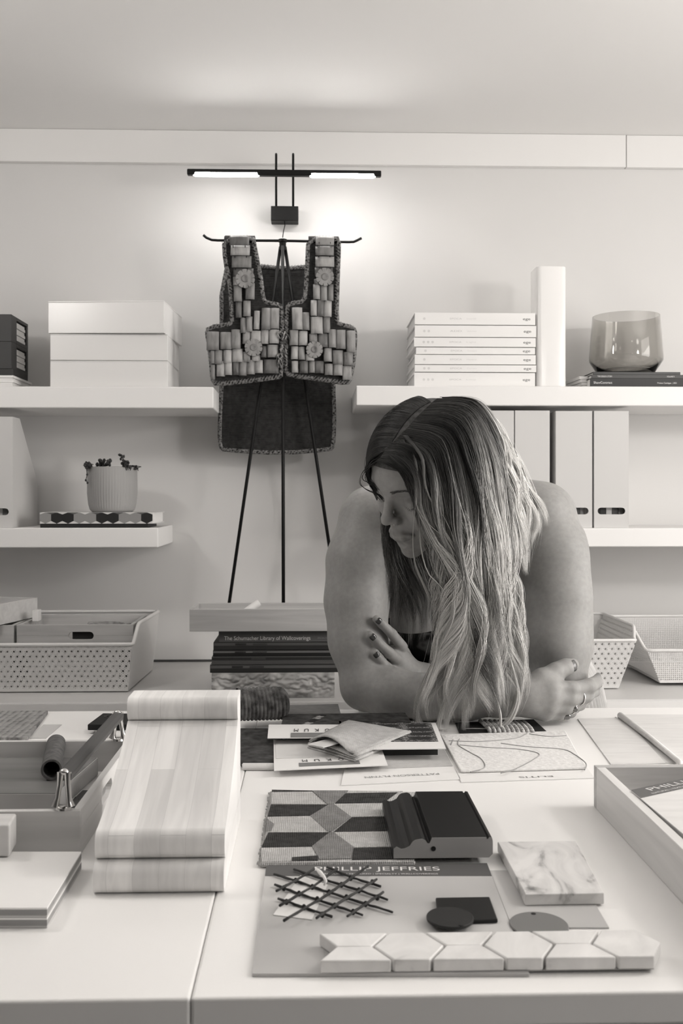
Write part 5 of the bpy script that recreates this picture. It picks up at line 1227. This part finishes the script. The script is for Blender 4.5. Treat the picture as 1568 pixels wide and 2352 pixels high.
cloth_ring('pleated_skirt',[((wc.x-.01,wc.y,0.990),.182,.136),((wc.x-.004,wc.y,0.955),.212,.152),((wc.x,wc.y,0.90),.236,.166),((wc.x,wc.y,0.86),.245,.170),((wc.x,wc.y,0.80),.252,.176),((wc.x,wc.y+0.0,0.60),.262,.190),((wc.x,wc.y,0.42),.275,.20)],M_skirt,n=840,pleat=105,amp=0.014,solid=0)

# ---------------------------------------------------------------- hair
def cr(P,n):
    P=np.array(P,float); m=len(P); d=np.r_[0,np.cumsum(np.linalg.norm(np.diff(P,axis=0),axis=1))]; s=np.linspace(0,d[-1],n); out=np.zeros((n,3))
    i=np.clip(np.searchsorted(d,s,side='right')-1,0,m-2); u=((s-d[i])/np.maximum(d[i+1]-d[i],1e-9))[:,None]
    p0=P[np.maximum(i-1,0)];p1=P[i];p2=P[i+1];p3=P[np.minimum(i+2,m-1)]
    return 0.5*((2*p1)+(p2-p0)*u+(2*p0-5*p1+4*p2-p3)*u*u+(3*p1-p0-3*p2+p3)*u**3)
NP=38
def G(pts): return cr([A3(C(*p)) for p in pts],NP)
HV=[];HQ=[];HT=[];hoff=0
def emit(P,r0,tone):
    """P (n,NP,3) strands -> three-sided tubes; tone (n,NP)"""
    global hoff
    q=(P-A3(HO))@np.stack(hax,1)/HS_; q=q-np.array([0,-.005,.018]); rr=np.sqrt(((q/np.array([.0775,.0985,.087]))**2).sum(-1,keepdims=True))
    lim=1.006+(0.02+0.05*rng.random((len(P),1,1)))*np.clip(np.linspace(0,1,P.shape[1])*9,0,1)[None,:,None]; q=np.where(rr<lim,q*(lim/np.maximum(rr,1e-6)),q)+np.array([0,-.005,.018]); P=A3(HO)+(q*HS_)@np.stack(hax,0)
    n=len(P); T_=np.gradient(P,axis=1); T_/=np.linalg.norm(T_,axis=2,keepdims=True)+1e-9
    a=np.cross(T_,np.array([0.1,1.0,0.2])); a/=np.linalg.norm(a,axis=2,keepdims=True)+1e-9; b=np.cross(T_,a)
    s=np.linspace(0,1,P.shape[1]); w=np.minimum(1,(1.01-s)*4)[None,:,None]*np.asarray(r0).reshape(-1,1,1)
    ring=[P+(a*math.cos(q)+b*math.sin(q))*w for q in(0,2.094,4.189)]
    V=np.stack(ring,2).reshape(-1,3); m=P.shape[1]
    base=(np.arange(n)[:,None,None]*m+np.arange(m-1)[None,:,None])*3
    k=np.arange(3)[None,None,:]; k2=(k+1)%3
    q=np.stack([base+k,base+k2,base+3+k2,base+3+k],3).reshape(-1,4)
    HV.append(V);HQ.append(q+hoff);HT.append(np.repeat(tone.reshape(-1),3)); hoff+=len(V)
def toneof(n,root,tip,var,start=0.05,end=0.5,clv=None):
    s=np.linspace(0,1,NP)[None,:]; g=np.clip((s-start)/(end-start),0,1); g=g*g*(3-2*g)
    v=root+(tip-root)*g; f=1+rng.normal(0,var,(n,1)); 
    if clv is not None: f=f*(1+clv[:,None])
    return np.clip(v*f,0.004,0.85)
def sheet_hair(guides,n,spread,clumps,root,tip,var=0.25,thick=0.006,wave=0.006,wl=5.0,r=0.00042,start=0.05,end=0.5,tight=0.55,seed=1,shrink=0.12,endvar=0.05):
    R=np.random.default_rng(seed); Gd=np.stack([G(g) for g in guides]); m=len(guides)
    cu=np.sort(R.uniform(0,m-1,clumps)); cph=R.uniform(0,6.28,(clumps,4)); cdep=R.normal(0,thick,clumps); clv_=np.clip(R.normal(0,0.40,clumps),-.72,.6); clen=R.uniform(0,shrink,clumps)
    u=R.uniform(0,m-1,n); ci=np.abs(cu[None,:]-u[:,None]+R.normal(0,0.08,(n,clumps))).argmin(1)
    s=np.linspace(0,1,NP)[None,:]; pull=tight*np.clip(s*2.4-0.15,0,1)
    uu=u[:,None]*(1-pull)+cu[ci][:,None]*pull; uu=np.clip(uu,0,m-1-1e-6)
    ln=(1-clen[ci]-R.uniform(0,endvar,n))[:,None]; idx=s*ln*(NP-1); i0=np.clip(idx.astype(int),0,NP-2); fi=(idx-i0)[...,None]
    g0=uu.astype(int); fg=(uu-g0)[...,None]; g1=np.minimum(g0+1,m-1)
    P=(Gd[g0,i0]*(1-fi)+Gd[g0,i0+1]*fi)*(1-fg)+(Gd[g1,i0]*(1-fi)+Gd[g1,i0+1]*fi)*fg
    x=A3(RT);y=A3(FW); amp=wave*np.clip(s*1.6-0.1,0,1)*(0.45+0.9*s)
    ph=cph[ci]
    wx=amp*(np.sin(s*wl*2+ph[:,0:1])+0.5*np.sin(s*wl*4.3+ph[:,1:2])); wy=amp*0.7*np.sin(s*wl*1.7+ph[:,2:3])
    jx=R.normal(0,spread,(n,1))*np.clip(s*3,0.15,1)*(1-0.45*pull/max(tight,1e-6)); jy=(cdep[ci][:,None]*np.clip(s*3,0,1)+R.normal(0,spread*0.8,(n,1))*np.clip(s*3,0.15,1))
    k1=R.uniform(0,6.28,(n,2)); fr=0.0010*np.clip(s*2,0,1)*np.sin(s*26+k1[:,0:1])
    P=P+(wx+jx+fr)[...,None]*x+(wy+jy)[...,None]*y
    P[...,2]=np.maximum(P[...,2],T+0.0022)
    emit(P,np.full(n,r)*R.uniform(.7,1.3,n),toneof(n,root,tip,var,start,end,clv_[ci]))
GA=[
[(884,1040,1.560),(915,1065,1.540),(956,1110,1.532),(967,1165,1.530),(972,1220,1.535),(1000,1300,1.55),(1022,1380,1.575),(1018,1460,1.60),(985,1560,1.64),(960,1610,1.665),(962,1655,1.68)],
[(895,1025,1.560),(945,1055,1.535),(965,1110,1.525),(972,1170,1.525),(1000,1225,1.53),(1036,1300,1.55),(1042,1390,1.58),(1022,1480,1.605),(1000,1560,1.64),(985,1620,1.665),(992,1680,1.68)],
[(915,1005,1.560),(985,1030,1.530),(1008,1100,1.520),(1025,1180,1.52),(1040,1260,1.53),(1056,1350,1.56),(1056,1440,1.59),(1035,1530,1.625),(1020,1600,1.66),(1008,1690,1.685)],
[(935,985,1.560),(1015,1005,1.528),(1045,1090,1.518),(1062,1190,1.52),(1075,1290,1.535),(1082,1390,1.57),(1080,1480,1.60),(1066,1560,1.64),(1055,1630,1.67),(1050,1705,1.69)],
[(955,962,1.565),(1040,980,1.530),(1075,1070,1.520),(1092,1180,1.522),(1102,1290,1.54),(1110,1400,1.575),(1110,1490,1.605),(1112,1570,1.64),(1120,1640,1.67),(1095,1700,1.69)],
[(972,945,1.570),(1060,955,1.540),(1100,1050,1.528),(1118,1160,1.53),(1130,1280,1.55),(1138,1400,1.58),(1145,1490,1.61),(1160,1570,1.65),(1165,1640,1.68),(1135,1695,1.69)],
[(990,928,1.578),(1075,935,1.555),(1122,1030,1.545),(1142,1140,1.55),(1154,1260,1.57),(1160,1380,1.60),(1172,1470,1.63),(1188,1550,1.665),(1180,1620,1.685),(1160,1670,1.69)],
[(1005,915,1.590),(1090,925,1.580),(1140,1015,1.580),(1162,1120,1.59),(1172,1240,1.61),(1172,1360,1.63),(1182,1450,1.65),(1199,1530,1.675),(1192,1600,1.69),(1172,1655,1.695)],
]
sheet_hair(GA,8500,0.0034,44,lin(50),lin(206),0.30,0.008,0.0105,5.0,0.00032,0.12,0.66,0.80,seed=3,shrink=0.30,endvar=0.16)
sheet_hair(GA,1300,0.0060,20,lin(50),lin(200),0.30,0.010,0.008,4.0,0.00034,0.10,0.55,0.35,seed=4,shrink=0.3)
GBk=[
[(1012,912,1.60),(1095,922,1.61),(1148,1010,1.64),(1168,1100,1.69),(1180,1180,1.745),(1192,1260,1.775),(1196,1330,1.775)],
[(1016,912,1.61),(1100,925,1.63),(1155,1010,1.67),(1185,1090,1.735),(1210,1170,1.785),(1222,1240,1.795),(1208,1320,1.790)],
[(1018,914,1.63),(1102,935,1.66),(1160,1015,1.70),(1196,1085,1.765),(1232,1150,1.805),(1238,1215,1.810),(1222,1290,1.805)],
[(1018,918,1.65),(1100,950,1.70),(1155,1030,1.75),(1180,1090,1.81),(1200,1130,1.86),(1205,1160,1.88),(1205,1190,1.89)],
]
sheet_hair(GBk,2300,0.0040,22,lin(92),lin(206),0.28,0.006,0.006,4.5,0.00038,0.08,0.5,0.45,seed=5,shrink=0.25)
GL=[
[(886,1036,1.562),(872,1042,1.572),(858,1060,1.595),(852,1086,1.620),(860,1108,1.640),(876,1132,1.655),(884,1148,1.668),(892,1220,1.675),(905,1330,1.68),(915,1420,1.69),(920,1480,1.70)],
[(898,1020,1.565),(866,1028,1.590),(848,1060,1.620),(848,1090,1.645),(868,1122,1.665),(886,1150,1.68),(893,1250,1.685),(900,1340,1.69),(905,1420,1.69),(895,1475,1.70)],
[(918,998,1.570),(872,1004,1.600),(850,1050,1.635),(852,1100,1.665),(872,1140,1.685),(892,1190,1.69),(900,1280,1.69),(935,1370,1.69),(948,1440,1.70),(935,1500,1.70)],
[(942,972,1.580),(892,978,1.615),(872,1030,1.655),(876,1100,1.69),(892,1170,1.70),(915,1250,1.70),(950,1340,1.69),(975,1410,1.69),(970,1480,1.70)],
[(965,948,1.590),(918,952,1.635),(898,1010,1.68),(902,1090,1.71),(920,1180,1.71),(950,1270,1.70),(985,1350,1.68),(1000,1430,1.68),(985,1500,1.69)],
[(988,926,1.600),(945,930,1.655),(928,985,1.70),(935,1080,1.73),(955,1180,1.73),(985,1280,1.70),(1010,1370,1.67),(1025,1450,1.67),(1015,1520,1.68)],
]
sheet_hair(GL,4600,0.0030,40,lin(56),lin(136),0.40,0.004,0.006,4.5,0.00034,0.45,0.85,0.6,seed=6,shrink=0.25,endvar=0.22)
# inner fill behind the face and neck
GI=[
[(985,1090,1.62),(975,1200,1.63),(985,1300,1.64),(1000,1400,1.66),(1010,1500,1.68)],
[(1030,1060,1.60),(1030,1180,1.60),(1045,1300,1.61),(1055,1420,1.64),(1050,1540,1.67)],
[(1080,1040,1.60),(1085,1180,1.60),(1095,1300,1.61),(1100,1420,1.64),(1105,1540,1.67)],
[(1130,1040,1.62),(1145,1180,1.63),(1150,1300,1.645),(1160,1420,1.66),(1165,1540,1.685)],
]
sheet_hair(GI,2400,0.006,18,lin(50),lin(120),0.25,0.008,0.006,4.0,0.0005,0.1,0.8,0.4,seed=8)
# single loose locks
def lock(pts,n,rad,root,tip,seed,r=0.0004,end=0.4,flare=1.0):
    R=np.random.default_rng(seed); g=G(pts); s=np.linspace(0,1,NP)[None,:]
    ox=R.normal(0,rad,(n,1))*(0.5+0.5*np.cos(s*5+R.uniform(0,1)))+R.normal(0,rad*0.5*flare,(n,1))*s*s; oy=R.normal(0,rad,(n,1))*(0.6+0.4*np.sin(s*4))
    P=g[None]+ox[...,None]*A3(RT)+oy[...,None]*A3(FW); P[...,2]=np.maximum(P[...,2],T+0.0022)
    emit(P,np.full(n,r),toneof(n,root,tip,0.2,0.05,end))
dk,lt=lin(80),lin(222)
lock([(925,1010,1.55),(955,1060,1.525),(956,1130,1.515),(958,1165,1.512),(985,1205,1.512),(1020,1235,1.515),(1040,1275,1.52),(1046,1340,1.535),(1036,1420,1.56)],34,0.0016,dk,lt,11)
lock([(930,1000,1.55),(968,1050,1.52),(975,1110,1.512),(990,1150,1.51),(1020,1190,1.51),(1042,1240,1.515),(1050,1310,1.53),(1046,1390,1.55),(1020,1450,1.57)],40,0.0018,dk,lt,12)
lock([(925,1010,1.55),(955,1070,1.53),(962,1120,1.53),(962,1160,1.53),(962,1210,1.53),(968,1270,1.535),(985,1320,1.54),(1015,1350,1.55),(1030,1400,1.565),(1012,1480,1.60),(975,1560,1.64),(956,1620,1.668),(968,1665,1.69),(1010,1700,1.695)],44,0.0022,dk,lt,13)
lock([(1045,1260,1.525),(1040,1340,1.54),(1040,1420,1.56),(1005,1500,1.60),(985,1570,1.64),(958,1625,1.67),(962,1670,1.69),(985,1695,1.695)],46,0.0026,lin(180),lin(235),14)
lock([(1100,1400,1.57),(1110,1500,1.61),(1130,1580,1.645),(1148,1640,1.675),(1140,1690,1.69),(1100,1712,1.695),(1070,1690,1.695)],60,0.0034,lin(170),lin(232),15)
lock([(1120,1350,1.56),(1150,1450,1.60),(1178,1540,1.655),(1188,1600,1.68),(1168,1655,1.69),(1120,1685,1.695)],60,0.0034,lin(170),lin(232),16)
lock([(1060,1300,1.54),(1070,1420,1.58),(1050,1530,1.63),(1020,1610,1.665),(1006,1680,1.69),(1030,1705,1.695)],60,0.0036,lin(160),lin(228),17)
lock([(930,1020,1.55),(952,1070,1.535),(955,1130,1.535),(952,1180,1.535),(948,1230,1.54),(952,1290,1.55),(975,1350,1.57),(1000,1400,1.60)],16,0.0020,lin(90),lin(190),18)
lock([(868,1060,1.58),(836,1080,1.605),(825,1108,1.615),(838,1122,1.612),(862,1132,1.61),(884,1142,1.615)],26,0.0010,lin(40),lin(54),19,flare=0.2)
lock([(878,1050,1.575),(850,1070,1.60),(838,1095,1.61),(848,1112,1.61),(872,1118,1.61),(886,1122,1.615)],26,0.0014,lin(40),lin(54),20,flare=0.2)
# flyaways
R=np.random.default_rng(30)
for k in range(60):
    a=G(GA[R.integers(0,8)]) if k%3 else G(GBk[R.integers(0,4)]); off=R.normal(0,0.008,3)*np.array([1.4,.5,.6]); s=np.linspace(0,1,NP)[:,None]
    P=a+off*np.sin(s*math.pi*R.uniform(.6,1.4))*1.3; P[:,2]=np.maximum(P[:,2],T+0.0022); emit(P[None],np.array([0.00016]),toneof(1,dk,lin(225),0.1))
GF=[[(862,1060,1.572),(884,1066,1.556),(908,1076,1.548),(930,1097,1.545),(942,1128,1.545),(950,1165,1.548)],[(874,1052,1.562),(905,1052,1.548),(932,1078,1.540),(948,1118,1.540),(954,1165,1.540),(962,1215,1.545)],[(884,1036,1.560),(920,1040,1.540),(950,1070,1.530),(966,1118,1.528),(974,1168,1.528),(985,1220,1.53)],[(900,1016,1.558),(945,1022,1.535),(975,1060,1.525),(990,1110,1.522),(1000,1170,1.522),(1020,1230,1.525)]]
sheet_hair(GF,2000,0.0018,20,lin(44),lin(104),0.3,0.0012,0.002,3.0,0.00034,0.3,1.0,0.3,seed=40)
lock([(872,1056,1.575),(838,1084,1.605),(827,1108,1.615),(840,1124,1.612),(866,1136,1.61),(890,1146,1.615)],18,0.0012,lin(40),lin(54),41,flare=0.2)
lock([(876,1050,1.575),(844,1074,1.60),(832,1098,1.612),(846,1108,1.61),(868,1108,1.61),(884,1112,1.615)],18,0.0016,lin(40),lin(54),42,flare=0.2)
M_hair=mat('hair',150,0.42,spec=0.35); attr_color(M_hair,'tone')
hb=M_hair.node_tree.nodes['Principled BSDF']; hb.inputs['Anisotropic'].default_value=0.0
hairo=bigmesh('hair',np.concatenate(HV),np.concatenate(HQ),M_hair,PR,np.concatenate(HT))
# close-fitting scalp hair under the strands
nu_,nv_=56,40; sv=[];st_=[]
def scalp(i,j):
    a=2*math.pi*i/nu_; b_=math.pi*0.60*j/nv_
    return a,b_
# pole towards the crown/back of the skull, so the cap ends at the hairline
pole=(Vector((0,-0.50,0.86))).normalized(); e1=Vector((1,0,0)); e2=pole.cross(e1)
sm=[]
for j in range(nv_+1):
    for i in range(nu_):
        a,b_=scalp(i,j); ext=1.0+0.36*max(0,-math.sin(a)*1.0) if False else 1.0
        d=pole*math.cos(b_)+(e1*math.cos(a)+e2*math.sin(a))*math.sin(b_)
        k_=1/math.sqrt((d.x/.0775)**2+(d.y/.0985)**2+(d.z/.0870)**2); q=d*k_; p=H(q.x,q.y-.005,q.z+.018); sv.append(A3(p))
Qs=np.array([[j*nu_+i,j*nu_+(i+1)%nu_,(j+1)*nu_+(i+1)%nu_,(j+1)*nu_+i] for j in range(nv_) for i in range(nu_)])
M_scalp=noisy('root_hair',[(0.35,52),(0.65,88)],scale=(1,1,1),nscale=120,rough=0.7)
so=bigmesh('hair_roots',np.array(sv),Qs,M_scalp,hairo)
LCOL=(1.0,0.962,0.925)
# ---------------------------------------------------------------- light
def area(name,loc,rot,sx,sy,W,colr=None):
    l=bpy.data.lights.new(name,'AREA'); l.shape='RECTANGLE'; l.size=sx; l.size_y=sy; l.energy=W; l.color=LCOL
    o=bpy.data.objects.new(name,l); COL.objects.link(o); o.location=loc; o.rotation_euler=rot; return o
area('added_window_light',(XR+0.0,(W0+W1)/2,(H0+H1)/2),(0,math.radians(90),0),H1-H0-0.1,W1-W0-0.1,L_SIDE)  # area light in the added window, gives the light from the right
# unseen globe lights added to brighten ceiling and room, outside the frame
M_globe=bpy.data.materials.new('fill_globe_shell'); M_globe.use_nodes=True; gb_=M_globe.node_tree.nodes['Principled BSDF']; gb_.inputs['Emission Color'].default_value=LCOL+(1,)
for i,(x,y,z,e,lb) in enumerate(((-1.15,1.45,2.08,L_FILL[0],'added fill globe hanging unseen above the left worktable'),(1.40,1.20,1.84,L_FILL[1],'added fill globe hanging unseen above the right worktable'),(1.0,-0.9,2.05,L_FILL[2],'added fill globe hanging unseen behind the camera'))):
    t=thing('fill_globe',(x,y,z),lb,'lamp'); r=0.10
    m=M_globe.copy(); m.node_tree.nodes['Principled BSDF'].inputs['Emission Strength'].default_value=e
    MB().ball((x,y,z),r,16).build('fill_globe_shell',m,t,smooth=True)
    MB().tube([(x,y,z+r-0.005),(x,y,ZC-0.02)],0.004,8).build('cord',M_black,t); MB().lathe([(0.0,ZC-0.0005),(0.05,ZC-0.0005),(0.045,ZC-0.022),(0.0,ZC-0.022)],(x,y,0),24).build('ceiling_rose',M_white,t)
w=bpy.data.worlds.new('daylight'); w.use_nodes=True; w.node_tree.nodes['Background'].inputs[0].default_value=LCOL+(1,); w.node_tree.nodes['Background'].inputs[1].default_value=0.6; SC.world=w
# ---------------------------------------------------------------- camera
cd=bpy.data.cameras.new('camera'); co=bpy.data.objects.new('camera',cd); COL.objects.link(co)
cd.sensor_fit='VERTICAL'; cd.sensor_height=36; cd.lens=36*FPX/2352; cd.shift_y=-(1176-HY)/2352
co.location=CAM; co.rotation_euler=(math.radians(90),0,-YAW); cd.clip_start=0.05
cd.dof.use_dof=True; cd.dof.focus_distance=1.66; cd.dof.aperture_fstop=13
SC.camera=co
SC.view_settings.view_transform='Standard'; SC.view_settings.look='None'; SC.view_settings.gamma=1; SC.view_settings.use_curve_mapping=False
SC.view_settings.exposure=EXPO
